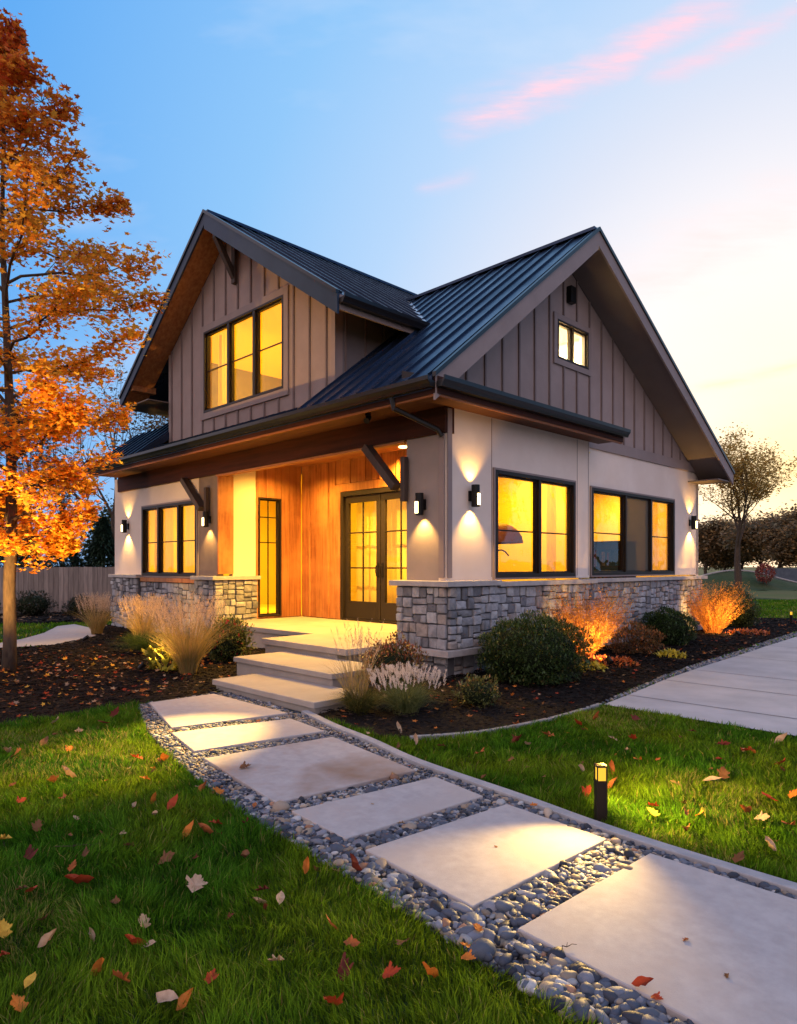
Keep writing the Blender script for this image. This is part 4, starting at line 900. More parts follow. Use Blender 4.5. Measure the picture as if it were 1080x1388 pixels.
for i in range(70):
    x = rg3.uniform(0, 560) if i % 3 else rg3.uniform(620, 1080); y = rg3.uniform(1000, 1385) if i % 3 else rg3.uniform(985, 1180)
    y = 990+(y-990)*rg3.random()**.5; u, v = G(x, y)
    if not notin(np.array([(u, v)]), EXCL)[0]: continue
    c = rg3.choice(['brown', 'rust', 'dark red', 'brown', 'tan', 'orange']); leaf(u, v, rg3.choice((0, 1, 4)), c, rg3.uniform(.02, .038), rg3.uniform(0, 1), i*1.3, rg3.uniform(.03, .055), 'small %s fallen leaf in the grass %s' % (c, 'left of the path' if i % 3 else 'right of the path'))
for i, (x, y, c) in enumerate([(345, 1102, 'rust'), (632, 1300, 'orange'), (545, 1128, 'tan'), (555, 1047, 'red'), (888, 1372, 'red'), (722, 1103, 'orange')]):
    u, v = G(x, y); leaf(u, v, (5, 0, 1)[i % 3], c, .03, .2, i, .05, '%s fallen leaf resting on the path gravel' % c)

for i, (x, y, c, lb) in enumerate([(672, 1160, 'brown', 'tiny brown leaf scrap on the slab beside the bollard lamp'), (930, 1290, 'rust', 'small rust leaf lying on the nearest slab'), (350, 985, 'orange', 'small orange leaf on the warm-lit narrow slab'), (505, 1100, 'tan', 'small tan leaf on the cool grey narrow slab'), (985, 1340, 'brown', 'brown leaf scrap low on the nearest slab')]):
    u, v = G(x, y); leaf(u, v, (0, 1, 4)[i % 3], c, .016+.004*(i % 3), .1, i*2.3, .046, lb)
def twig(x, y, L, a, label):
    r = random.Random(int(x)); u, v = G(x, y); m = MB(); pts = [(-L/2+L*i/5, r.gauss(0, .006), .004+.006*r.random()) for i in range(6)]; m.tube(pts, [.0022, .002, .0018, .0016, .0012, .0008], 5); m.tube([pts[2], (pts[2][0]+.02, .022, .008)], [.0015, .0008], 4)
    o = m.build('twig', m_bark2, loc=W(u, v, .048)); o.rotation_euler = (0, 0, a); tag(o, label, 'twig')
m_bark2 = M('twig_bark', (.07, .045, .03), .9)
twig(770, 1302, .07, .4, 'short dark twig on the lit corner of the nearest slab'); twig(105, 1160, .22, .2, 'long thin twig lying across the left lawn'); twig(560, 1205, .06, 2.0, 'short twig on the slab left of the bollard lamp')
# ================================================================= PLANTS
def ribbons(rg, n, r0, h, spread, w, c0, c1, bend=.5, seg=5, droop=.0, hv=.25):
    """arching blades around the origin: returns V, F, col"""
    a = rg.uniform(0, 6.283, n); rr = r0*np.sqrt(rg.uniform(0, 1, n)); H_ = h*rg.uniform(1-hv, 1, n); sp = spread*rg.uniform(.1, 1, n)**.7
    b = a+rg.normal(0, .4, n); d = np.c_[np.cos(b), np.sin(b)]; tw = rg.uniform(0, 6.28, n); side = np.c_[np.cos(tw), np.sin(tw)]
    V = np.zeros((n, seg+1, 2, 3)); base = np.c_[np.cos(a)*rr, np.sin(a)*rr]
    for i in range(seg+1):
        t = i/seg; out = sp*(t**(1+bend)); z = H_*(t-droop*t**3*(sp/spread)); ww = w*(1-t*.85)*.5
        p = base+d*out[:, None]; V[:, i, 0, :2] = p-side*ww; V[:, i, 1, :2] = p+side*ww; V[:, i, :, 2] = z[:, None]
    V = V.reshape(-1, 3); k = (seg+1)*2; F = np.concatenate([np.arange(n)[:, None]*k+np.array([[2*i, 2*i+1, 2*i+3, 2*i+2]]) for i in range(seg)])
    mix = rg.uniform(0, 1, (n, 1)); c = np.array(c0)*(1-mix)+np.array(c1)*mix; c = c*rg.uniform(.7, 1.25, (n, 1))
    tips = np.c_[base+d*sp[:, None], H_*(1-droop*(sp/spread))]; return V, F, np.repeat(c, k, 0), tips, d
def join(parts):
    V = []; F = []; C = []; o = 0
    for v, f, c in parts: V.append(v); F.append(f+o); C.append(c); o += len(v)
    return np.concatenate(V), F, np.concatenate(C)
m_straw = M('straw_grass', (1, 1, 1), .7, attr=True, transl=.4, spec=.2)
def plumes(rg, tips, d, L, c0, c1, fuzz=26, r=.022):
    n = len(tips)*fuzz; i = np.repeat(np.arange(len(tips)), fuzz); t = rg.uniform(0, 1, n); ax = np.c_[d[i]*.35, np.ones(n)]; ax /= np.linalg.norm(ax, axis=1)[:, None]
    p = tips[i]-ax*(t*L)[:, None]; o = rg.normal(0, 1, (n, 3)); o[:, 2] = np.abs(o[:, 2])*1.2+1.0; o /= np.linalg.norm(o, axis=1)[:, None]
    e = p+o*(r*1.6*(.4+np.sin(t*3.1)))[:, None]; s = rg.normal(0, 1, (n, 3)); s /= np.linalg.norm(s, axis=1)[:, None]; s *= .0032
    V = np.stack([p-s, p+s, e], 1).reshape(-1, 3); F = np.arange(n*3).reshape(-1, 3); m = rg.uniform(0, 1, (n, 1)); c = (np.array(c0)*(1-m)+np.array(c1)*m)
    return V, F, np.repeat(c, 3, 0)
def feather_grass(u, v, h, spread, n, label, seed, group=None, np_=150, c0=(.42, .27, .10), c1=(.55, .38, .18), base=True):
    rg = np.random.default_rng(seed); loc = W(u, v, 0); e = empty('feather_grass', loc, seed)
    V, F, C, _, _ = ribbons(rg, n, .10, h*.82, spread*1.15, .008, c0, (.30, .25, .08), .7, 5, .25)
    npobj('blades', V, [F], m_straw, C, parent=e)
    V, F, C, tips, d = ribbons(rg, np_, .09, h, spread*.75, .004, c0, c1, .5, 5, .05, .22)
    P = plumes(rg, tips, d, h*.30, (.58, .40, .26), (.72, .55, .40)); V2, F2, C2 = join([(V, F, C)]); Vp, Fp, Cp = P
    npobj('plumes', np.concatenate([V, Vp]), [F, Fp+len(V)], m_straw, np.concatenate([C, Cp]), parent=e)
    tag(e, label, 'ornamental grass', group); return e
GG = 'feathery ornamental grasses left of the porch'
feather_grass(-2.35, 2.58, 1.2, .66, 650, 'tall straw coloured feather grass nearest the porch steps on the left', 1, GG, 190)
feather_grass(-1.15, 6.6, 1.02, .55, 300, 'pale feather grass in front of the left stone pillar', 2, GG, 170)
feather_grass(-1.1, 9.0, 1.0, .55, 300, 'pale feather grass farthest left, against the fence', 3, GG, 170)
def leafball(name, u, v, rx, rz, n, size, c0, c1, label, cat, seed, zc=None, core=True, lump=.10, group=None, mat=None, tipc=None, shape='oval', z0=.02):
    rg = np.random.default_rng(seed); loc = W(u, v, 0); e = empty(name, loc, 0); zc = zc if zc is not None else rz*.92
    dirs = rg.normal(0, 1, (n, 3)); dirs /= np.linalg.norm(dirs, axis=1)[:, None]
    lp = 1+lump*(np.sin(dirs[:, 0]*5+seed)*np.sin(dirs[:, 1]*6+seed*2)+.6*np.sin(dirs[:, 2]*9+dirs[:, 0]*7+seed)+.5*np.sin(dirs[:, 1]*14+dirs[:, 2]*11))
    r = lp*(1-.22*rg.uniform(0, 1, n)**1.6)*1.02
    p = dirs*r[:, None]*np.array([rx, rx, rz])+np.array([0, 0, zc]); k = p[:, 2] > z0; p, dirs = p[k], dirs[k]; n = len(p)
    if shape == 'oval': bv = np.array([(0, -1, 0), (.42, 0, .12), (0, 1, 0), (-.42, 0, .12)], float); bf = np.array([(0, 1, 2, 3)])
    else: bv, bf = maple(5, .3, 1)
    yaw = np.arctan2(dirs[:, 1], dirs[:, 0])-math.pi/2+rg.normal(0, .8, n); tilt = np.arcsin(np.clip(dirs[:, 2], -1, 1))*.6+.4+rg.normal(0, .6, n)
    s = size*rg.uniform(.6, 1.35, n); V, F = scatter(bv, [bf], p, rotz(yaw) @ rotx(tilt), np.repeat(s[:, None], 3, 1))
    m = rg.uniform(0, 1, (n, 1)); c = (np.array(c0)*(1-m)+np.array(c1)*m)*rg.uniform(.7, 1.3, (n, 1))
    if tipc is not None: t_ = rg.uniform(size=n) < tipc[1]*(.4+.6*(dirs[:, 2] > .2)); c[t_] = np.array(tipc[0])*rg.uniform(.7, 1.2, (t_.sum(), 1))
    npobj('foliage', V, F, mat or m_leafg, np.repeat(c, len(bv), 0), parent=e)
    b = MB(); r2 = random.Random(seed)
    for i in range(7):
        a = i*.9; b.tube([(math.cos(a)*.02, math.sin(a)*.02, -.01), (math.cos(a)*rx*.35, math.sin(a)*rx*.35, rz*.7), (math.cos(a)*rx*.6, math.sin(a)*rx*.6, rz*1.25)], [.012, .008, .004], 5)
    b.build('stems', m_bark, e)
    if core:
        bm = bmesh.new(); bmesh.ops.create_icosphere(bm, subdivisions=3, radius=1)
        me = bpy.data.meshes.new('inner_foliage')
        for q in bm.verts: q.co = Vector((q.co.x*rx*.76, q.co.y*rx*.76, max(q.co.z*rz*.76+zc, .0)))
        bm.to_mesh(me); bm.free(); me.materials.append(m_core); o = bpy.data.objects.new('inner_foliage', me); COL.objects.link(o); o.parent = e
    tag(e, label, cat, group); return e
m_leafg = M('shrub_leaf', (1, 1, 1), .5, attr=True, transl=.2, spec=.4)
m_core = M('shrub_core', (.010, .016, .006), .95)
m_bark = M('bark', (.10, .07, .05), .9, col2=(.05, .035, .028), vscale=20, stretch=(1, 1, .3), bump=.006, bscale=30, bstretch=(1, 1, .35))
BX = 'clipped boxwood shrubs along the stone base'
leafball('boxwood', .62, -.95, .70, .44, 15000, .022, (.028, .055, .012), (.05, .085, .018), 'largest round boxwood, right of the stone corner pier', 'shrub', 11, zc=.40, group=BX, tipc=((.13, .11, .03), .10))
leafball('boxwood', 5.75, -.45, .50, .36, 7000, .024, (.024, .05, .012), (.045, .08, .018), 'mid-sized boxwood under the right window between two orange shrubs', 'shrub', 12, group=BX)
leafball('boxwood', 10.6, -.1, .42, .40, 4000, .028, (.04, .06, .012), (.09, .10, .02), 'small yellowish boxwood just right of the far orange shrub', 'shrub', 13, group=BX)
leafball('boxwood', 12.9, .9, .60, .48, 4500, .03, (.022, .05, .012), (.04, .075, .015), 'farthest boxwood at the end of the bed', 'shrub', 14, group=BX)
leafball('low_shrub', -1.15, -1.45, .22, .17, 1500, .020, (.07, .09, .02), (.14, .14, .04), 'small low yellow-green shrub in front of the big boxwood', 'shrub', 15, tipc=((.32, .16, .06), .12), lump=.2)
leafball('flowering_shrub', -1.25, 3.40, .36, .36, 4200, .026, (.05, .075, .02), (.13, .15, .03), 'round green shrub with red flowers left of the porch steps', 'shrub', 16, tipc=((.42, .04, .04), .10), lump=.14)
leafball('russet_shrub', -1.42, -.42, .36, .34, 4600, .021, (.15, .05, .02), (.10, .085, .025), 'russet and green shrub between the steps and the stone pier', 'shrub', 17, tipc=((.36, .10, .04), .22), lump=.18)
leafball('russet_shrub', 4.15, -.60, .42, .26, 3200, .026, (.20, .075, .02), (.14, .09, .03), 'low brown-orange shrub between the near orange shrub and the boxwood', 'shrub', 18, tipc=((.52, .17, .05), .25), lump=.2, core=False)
leafball('hosta_clump', -2.35, 3.15, .30, .24, 260, .085, (.22, .24, .03), (.40, .36, .05), 'yellow-green broad-leaved clump left of the tall feather grass', 'plant', 19, core=False, lump=.15)
for i, (u, v, r, lb) in enumerate([(4.0, -1.28, .24, 'flat bright yellow plant at the bed edge by the driveway'), (1.9, -1.05, .20, 'flat yellow-green plant in the mulch in front of the near orange shrub')]):
    leafball('yellow_groundcover', u, v, r, .09, 320, .045, (.45, .36, .03), (.55, .42, .04), lb, 'plant', 30+i, zc=.04, core=False)
leafball('red_groundcover', 2.6, -.95, .42, .09, 700, .035, (.42, .08, .02), (.5, .15, .03), 'low red-orange leaves at the foot of the near orange shrub', 'plant', 33, zc=.04, core=False)
leafball('red_groundcover', 8.9, -.85, .45, .08, 500, .04, (.42, .08, .02), (.5, .15, .03), 'low red-orange leaves at the foot of the far orange shrub', 'plant', 34, zc=.04, core=False)
for i, (u, v, r, lb) in enumerate([(-.4, 15.6, .55, 'dark shrub in the middle of the wooden fence'), (.7, 14.9, .42, 'smaller dark shrub to the right along the fence'), (-1.6, 16.3, .5, 'dark shrub by the fence nearest the maple trunk')]):
    leafball('fence_shrub', u, v, r, r*.7, 1800, .045, (.03, .04, .02), (.07, .05, .03), lb, 'shrub', 40+i, group='dark shrubs at the foot of the fence', lump=.25)
# fountain grasses
def mound_grass(u, v, h, spread, n, w, c0, c1, label, seed, heads=None, name='fountain_grass'):
    rg = np.random.default_rng(seed); e = empty(name, W(u, v, 0), seed)
    V, F, C, t, d = ribbons(rg, n, .08, h, spread, w, c0, c1, .8, 6, .55, .5); npobj('blades', V, [F], m_straw, C, parent=e)
    if heads:
        k, hc = heads; V, F, C, t, d = ribbons(rg, k, .12, h*1.18, spread*.85, .003, c1, c1, .6, 4, .12, .25)
        Vp, Fp, Cp = plumes(rg, t, d, .07, hc, tuple(x*1.15 for x in hc), 30, .016); npobj('flower_heads', np.concatenate([V, Vp]), [F, Fp+len(V)], m_straw, np.concatenate([C, Cp]), parent=e)
    tag(e, label, 'ornamental grass'); return e
mound_grass(-1.97, -1.18, .46, .40, 1100, .007, (.10, .14, .035), (.20, .21, .08), 'green grass tuft topped with silvery white flower heads', 51, (200, (.66, .58, .54)))
mound_grass(-2.28, -.84, .40, .36, 1100, .006, (.05, .07, .015), (.13, .11, .03), 'dark green-brown grass tuft beside the bottom step', 52)
mound_grass(-1.75, 5.0, .48, .62, 1200, .010, (.035, .07, .012), (.08, .12, .02), 'dark green grass mound below the pale feather grasses', 53)
mound_grass(-1.9, 3.9, .38, .42, 800, .009, (.04, .07, .012), (.09, .12, .02), 'lower green grass mound left of the flowering shrub', 54)
mound_grass(-1.5, 6.1, .42, .50, 800, .010, (.03, .06, .012), (.08, .11, .02), 'green grass mound farthest left, beside the warm-lit walk', 55)
feather_grass(-2.22, -.72, 1.0, .30, 90, 'sparse wispy grass rising above the dark tuft at the steps', 56, None, 26, (.35, .26, .14), (.5, .36, .2))
# orange shrubs: fans of fine stems and tiny leaves
def fire_shrub(u, v, h, spread, n, label, seed):
    rg = np.random.default_rng(seed); e = empty('orange_shrub', W(u, v, 0), seed)
    V, F, C, t, d = ribbons(rg, n, .13, h, spread, .007, (.30, .10, .03), (.45, .18, .05), .25, 5, .0, .45); npobj('stems', V, [F], m_straw, C, parent=e)
    k = n*50; i = rg.integers(0, n, k); tt = rg.uniform(.22, 1.0, k); seg = 5; Vr = V.reshape(n, seg+1, 2, 3).mean(2); j = np.minimum((tt*seg).astype(int), seg-1); fr_ = (tt*seg-j)[:, None]
    p = Vr[i, j]*(1-fr_)+Vr[i, j+1]*fr_+rg.normal(0, .014, (k, 3)); bv = np.array([(0, -1, 0), (.35, 0, .1), (0, 1, 0), (-.35, 0, .1)], float)
    Vl, Fl = scatter(bv, [np.array([(0, 1, 2, 3)])], p, randrot(rg, k), np.repeat(rg.uniform(.008, .017, k)[:, None], 3, 1)); m = rg.uniform(0, 1, (k, 1))
    Cl = (np.array((.62, .20, .03))*(1-m)+np.array((.80, .42, .06))*m)*rg.uniform(.7, 1.2, (k, 1)); npobj('foliage', Vl, Fl, m_leaf, np.repeat(Cl, 4, 0), parent=e)
    tag(e, label, 'shrub', 'lit orange shrubs along the driveway bed'); return e
fire_shrub(2.75, -.42, 1.25, .86, 460, 'glowing orange upright shrub in front of the two-pane window', 61)
fire_shrub(8.4, -.30, 1.2, .80, 340, 'glowing orange upright shrub beside the far corner of the house', 62)
# spotlights on the ground aimed at the shrubs
def ground_spot(u, v, tu, tv, tz, e_, size, label):
    s = MB(); d = (Vector((tu, tv, tz))-Vector((u, v, .14))).normalized(); p = Vector((0, 0, .14)); s.tube([(0, 0, 0), (0, 0, .10)], [.010, .010], 8); s.tube([p-d*.06, p+d*.05], [.03, .038], 12)
    d_w = Vector((d.x*cT-d.y*sT, d.x*sT+d.y*cT, d.z)); o = s.build('garden_spotlight', m_black, loc=W(u, v, 0)); o.rotation_euler = (0, 0, TH); tag(o, label, 'spotlight', 'garden spotlights in the beds')
    l = spot((u+d.x*.065, v+d.y*.065, .14+d.z*.065), (tu, tv, tz), e_*2.5, size, (1, .56, .14), .6, .03); return o
ground_spot(2.25, -1.15, 2.75, -.42, .55, 100, 85, 'small black spotlight aimed at the near orange shrub')
ground_spot(7.7, -1.05, 8.4, -.30, .55, 110, 85, 'small black spotlight aimed at the far orange shrub')
ground_spot(-2.75, 3.1, -2.35, 2.58, .8, 26, 90, 'small black spotlight at the foot of the tall feather grass')
ground_spot(-1.95, 7.3, -1.15, 6.6, .8, 60, 110, 'small black spotlight in front of the left stone pillar')
ground_spot(-5.1, 3.3, -4.2, 4.3, 3.2, 520, 115, 'small black spotlight aimed up into the maple tree')

# ---------------------------------------------------------------- bollard lamps
def bollard(u, v, label, rz=0.0, e_=26):
    r = empty('bollard_lamp', W(u, v, 0), rz); h = .345; w = .030
    b = MB(); b.box(-w, w, -w, w, 0, h-.09); b.box(-w, w, -w, w, h-.012, h)
    for x, y in ((-1, -1), (1, -1), (-1, 1), (1, 1)): b.box(x*w-(.006 if x > 0 else 0), x*w+(.006 if x < 0 else 0), y*w-(.006 if y > 0 else 0), y*w+(.006 if y < 0 else 0), h-.09, h-.012)
    b.build('post', m_bronze, r); l = MB(); l.box(-w+.007, w-.007, -w+.007, w-.007, h-.089, h-.013); l.build('lantern', m_lantern, r)
    tag(r, label, 'bollard lamp', 'bollard lamps on the lawn'); return r
bollard(-3.215, -4.0, 'short square bollard lamp with an amber lantern beside the path', TH-.75)
bollard(12.5, -.70, 'distant bollard lamp at the far end of the driveway bed', TH)
spot((-3.215, -4.0, .40), (-2.7, -4.3, 0), 190, 120, (1, .62, .10), .9, .03)
spot((-3.215, -4.0, .40), (-4.3, -4.2, 0), 200, 85, (1, .62, .18), 1.0, .03)

# ================================================================= TREES AND FAR THINGS
def grow(mb, tips, rnd, p, d, L, r, depth, maxd, env=None, spread=.6, up=.12, kids=(3, 4), sides=6, wob=.12):
    n = 4; pts = [p]; rs = [r]; dd = d.copy()
    for i in range(n):
        dd = (dd+Vector((rnd.gauss(0, wob), rnd.gauss(0, wob), rnd.gauss(0, wob*.6)+up*.3))).normalized(); p = p+dd*(L/n); pts.append(p.copy()); rs.append(max(r*(1-.5*(i+1)/n), .002))
    mb.tube(pts, rs, sides if depth < 2 else 4, cap=False)
    if depth >= maxd:
        for q in pts[1:]: tips.append((q, dd))
        return
    if depth >= maxd-1: tips += [(q, dd) for q in pts[2:]]
    for k in range(rnd.randint(*kids)):
        i = rnd.randint(1 if depth else 2, n); a = rnd.uniform(0, 6.283); ax = Vector((math.cos(a), math.sin(a), rnd.uniform(-.2, .5))); nd = (dd+ax*spread*rnd.uniform(.7, 1.4)+Vector((0, 0, up))).normalized()
        grow(mb, tips, rnd, pts[i], nd, L*rnd.uniform(.55, .8), rs[i]*.62, depth+1, maxd, env, spread, up, kids, sides, wob)
    grow(mb, tips, rnd, pts[-1], dd, L*.7, rs[-1]*.8, depth+1, maxd, env, spread, up, kids, sides, wob)
def leaves_at(rg, tips, per, sig, size, colf, mat, name, parent, shape=0, env=None):
    P = np.array([t[0][:] for t in tips]); i = np.repeat(np.arange(len(P)), per); p = P[i]+rg.normal(0, 1, (len(i), 3))*np.array([sig, sig, sig*.55])
    if env is not None: k = env(p); p = p[k]
    n = len(p); bv, bf = (maple(5, .25, 4) if shape == 0 else (np.array([(0, -1, 0), (.5, 0, .15), (0, 1, 0), (-.5, 0, .15)], float), np.array([(0, 1, 2, 3)])))
    V, F = scatter(bv, [bf], p, randrot(rg, n, 1.0), np.repeat((size*rg.uniform(.6, 1.3, n))[:, None], 3, 1)); c = colf(p, rg); npobj(name, V, F, mat, np.repeat(c, len(bv), 0), parent=parent)
# the maple
def maple_tree():
    rnd = random.Random(5); rg = np.random.default_rng(5); e = empty('maple_tree', W(-3.97, 4.65, 0), 0); mb = MB()
    tr = [Vector((0, 0, -.05)), Vector((.01, 0, .5)), Vector((.0, 0, 1.2)), Vector((.02, .02, 2.0)), Vector((.0, .05, 3.2)), Vector((-.04, .02, 4.6)), Vector((-.1, 0, 6.2)), Vector((-.08, 0, 7.6)), Vector((0, 0, 8.7))]
    tr_r = [.105, .085, .08, .078, .066, .05, .034, .02, .008]; mb.tube(tr, tr_r, 10)
    prof_z = [1.4, 1.7, 2.2, 2.8, 3.64, 4.2, 5.3, 5.9, 6.3, 6.85, 7.4, 7.9, 8.3, 8.8, 9.2]; prof_r = [.5, .8, 1.05, 1.35, 1.5, 1.7, 1.9, 2.1, 1.8, 1.4, 1.15, 1.0, .8, .2, .1]
    R_ = lambda z: float(np.interp(z, prof_z, prof_r)); tips = []
    for i in range(56):
        t = ((i+.5)/56)**1.12; z0 = 1.55+t*6.7; a = i*2.39996+rnd.uniform(-.3, .3); zt = min(z0+rnd.uniform(-.1, .9)+.4*t, 8.9); r = R_(zt)*rnd.uniform(.8, 1.05)
        tip = Vector((math.cos(a)*r, math.sin(a)*r, zt)); k = np.interp(z0, [p.z for p in tr], range(len(tr))); j = int(k); st = tr[j].lerp(tr[min(j+1, len(tr)-1)], k-j); pts = []; n = 7
        for s in range(n+1):
            q = st.lerp(tip, s/n); q.z = st.z+(tip.z-st.z)*(s/n)**.8; q += Vector((rnd.gauss(0, .04), rnd.gauss(0, .04), rnd.gauss(0, .04)))*(s > 0); pts.append(q)
        rr = [max(.034*(1-t*.6)*(1-s/n*.85), .004) for s in range(n+1)]; mb.tube(pts, rr, 6, cap=False)
        for s in range(2, n+1):
            for _ in range(3 if s < n else 4):
                d = (tip-st).normalized()+Vector((rnd.gauss(0, .7), rnd.gauss(0, .7), rnd.gauss(0, .45)+.1)); d.normalize(); L = rnd.uniform(.2, .48)*(1.1-s/n*.45); q = pts[s]
                if math.hypot((q+d*L).x, (q+d*L).y) > R_((q+d*L).z): L *= .4
                tw = [q, q+d*L*.5+Vector((0, 0, rnd.gauss(0, .03))), q+d*L]
                mb.tube(tw, [.007, .005, .0025], 4, cap=False); tips += [(tw[1], d), (tw[2], d)]+([(tw[2], d)] if q.z < 4 else [])
                if rnd.random() < .5: tips.append((tw[2]+Vector((rnd.gauss(0, .08), rnd.gauss(0, .08), rnd.gauss(0, .05))), d))
    for i in range(9): tips.append((Vector((rnd.gauss(0, .08), rnd.gauss(0, .08), 8.5+i*.09)), None))
    mb.build('trunk', m_bark, e, smooth=True)
    def colf(p, rg):
        n = len(p); h = np.clip((p[:, 2]-5.2)/3.0+rg.normal(0, .16, n)+.25*(np.hypot(p[:, 0], p[:, 1])/2-.6), 0, 1)[:, None]
        lowc = np.array([(.95, .48, .04), (.93, .58, .07), (.88, .33, .03)])[rg.integers(0, 3, n)]; hi = np.array([(.62, .12, .02), (.50, .07, .02), (.78, .26, .03)])[rg.integers(0, 3, n)]
        return (lowc*(1-h)+hi*h)*rg.uniform(.6, 1.15, (n, 1))
    # clumps: skip some tips so that sky shows through
    P = np.array([t[0][:] for t in tips]); keep = vnoise(P[:, [0, 2]]+P[:, [1, 1]], 1.9, 2) > .25
    tips = [t for t, k in zip(tips, keep) if k]
    env = lambda p: np.hypot(p[:, 0], p[:, 1]) < np.interp(p[:, 2], prof_z, prof_r)*1.06+.04
    leaves_at(rg, tips, 16, .12, .061, colf, m_leaf, 'crown', e, 0, env)
    tag(e, 'slender maple with orange lower leaves and red top, left of the house', 'tree')
maple_tree()
def broad_tree(name, x, y, h, crown, label, seed, cols, per=5, size=.09, leafs=True, group=None, maxd=3, kids=(3, 4), sig=.3, spread=.62, cat='tree', trunk_r=None, up=.14, keep=None):
    rnd = random.Random(seed); rg = np.random.default_rng(seed); e = empty(name, (x, y, 0), 0); mb = MB(); tips = []; r = trunk_r or h*.018
    k = crown
    grow(mb, tips, rnd, Vector((0, 0, -.1)), Vector((rnd.gauss(0, .03), rnd.gauss(0, .03), 1)), h*k, r, 0, maxd, None, spread, up, kids)
    mb.build('trunk', m_bark, e)
    if leafs:
        c = np.array(cols)
        leaves_at(rg, tips, per, sig, size, lambda p, rg: c[rg.integers(0, len(c), len(p))]*rg.uniform(.6, 1.3, (len(p), 1)), m_leaf, 'crown', e, 1)
    tag(e, label, cat, group); return e
AZ = lambda px, D: ((px-540)/926*D, D)
# bare and half bare trees behind the fence on the left
BT = 'half-bare trees behind the fence and house on the left'
DK = [(.06, .045, .02), (.10, .06, .025), (.05, .055, .02)]
broad_tree('bare_tree', *AZ(150, 27), 10, .36, 'bare branching tree whose twigs show between the maple and the dormer', 71, DK, 0, leafs=False, group=BT, maxd=4, kids=(2, 4))
broad_tree('bare_tree', *AZ(95, 30), 10, .34, 'bare tree behind the middle of the maple crown', 72, DK, 1, .10, group=BT, maxd=4, kids=(2, 3))
broad_tree('bare_tree', *AZ(215, 32), 11, .38, 'brown-leaved tree rising behind the left end of the roof', 73, [(.12, .07, .03), (.18, .10, .035)], 4, .10, group=BT, maxd=4, kids=(2, 3))
broad_tree('bare_tree', *AZ(20, 31), 10, .36, 'half-bare tree behind the left edge of the fence', 74, DK, 2, .12, group=BT, maxd=4, kids=(2, 3))
def conifer(x, y, h, r, label, seed, group):
    rg = np.random.default_rng(seed); e = empty('conifer', (x, y, 0), 0); n = int(9000*h*r/4); z = h*rg.uniform(0, 1, n)**1.25; t = z/h
    lay = .82+.18*np.abs(np.sin(z*5+rg.normal(0, .3, n))); rr = r*(1-t)**.8*lay*np.sqrt(rg.uniform(.35, 1, n)); a = rg.uniform(0, 6.28, n)+.2*np.sin(z*3)
    p = np.c_[np.cos(a)*rr, np.sin(a)*rr, z+.05]; bv = np.array([(0, -.4, 0), (.22, .2, .05), (0, 1, -.15), (-.22, .2, .05)], float)
    V, F = scatter(bv, [np.array([(0, 1, 2, 3)])], p, rotz(a-math.pi/2+rg.normal(0, .4, n)) @ rotx(rg.normal(-.25, .35, n)), np.repeat((.13*rg.uniform(.6, 1.3, n))[:, None], 3, 1))
    c = np.array([(.018, .04, .02), (.028, .055, .028), (.012, .028, .014)])[rg.integers(0, 3, n)]; npobj('crown', V, F, m_leafg, np.repeat(c, 4, 0), parent=e)
    b = MB(); b.tube([(0, 0, -.1), (0, 0, h*.9)], [.12, .02], 8); b.build('trunk', m_bark, e); tag(e, label, 'tree', group)
CN = 'dark conifers behind the fence'
conifer(*AZ(85, 24.0), 3.4, 1.05, 'dark cone-shaped conifer in the middle behind the fence', 81, CN); conifer(*AZ(140, 24.5), 3.2, 1.1, 'dark conifer behind the fence nearest the house', 82, CN)
conifer(*AZ(35, 25.0), 3.1, 1.1, 'dark conifer behind the fence beside the maple trunk', 83, CN); conifer(*AZ(-10, 25.0), 3.3, 1.1, 'dark conifer behind the fence at the left edge', 84, CN); conifer(*AZ(180, 26.5), 3.0, 1.1, 'dark conifer partly hidden behind the house corner', 85, CN)
broad_tree('bushy_tree', *AZ(135, 29), 6.0, .30, 'olive bushy tree above the conifers', 86, [(.06, .075, .02), (.10, .10, .03)], 12, .09, maxd=3, sig=.3)
# wooden fence
def fence():
    e = empty('wooden_fence', W(-2.5, 18.6, 0), 0); e.location = (0, 0, 0); m = MB(); rnd = random.Random(9); p = MB()
    A = Vector((*AZ(-45, 20.6),)); B = Vector((*AZ(172, 21.9),)); d = (B-A).normalized(); n = Vector((-d.y, d.x)); L = (B-A).length; x = 0
    while x < L:
        w = .14; h = 1.46+rnd.uniform(-.012, .012); k = rnd.uniform(.8, 1.15); a = A+d*x; b = A+d*(x+w-.008); t = rnd.uniform(0, .006)
        q = [a-n*t, b-n*t, b+n*.02, a+n*.02]; m.prism([(v.x, v.y, .03) for v in q], [(v.x, v.y, h) for v in q], (k, k*.98, k*.96)); x += w
    m.build('boards', M('weathered_fence', (.32, .26, .23), .85, col2=(.21, .17, .155), vscale=3, stretch=(6, 6, .5), attr=True, bump=.002, bscale=20), e, local=False)
    for k in range(4):
        c = A+d*(.4+k*(L-.8)/3)+n*.08; p = MB(); p.box(-.05, .05, -.05, .05, 0, 1.42); o = p.build('post', m_brace, e); o.location = (c.x, c.y, 0)
    r = MB(); r.beam((*(A+n*.045), 1.2), (*(B+n*.045), 1.2), .04, .09); r.beam((*(A+n*.045), .35), (*(B+n*.045), .35), .04, .09); r.build('rails', m_brace, e)
    tag(e, 'weathered grey board fence behind the left garden', 'fence')
fence()
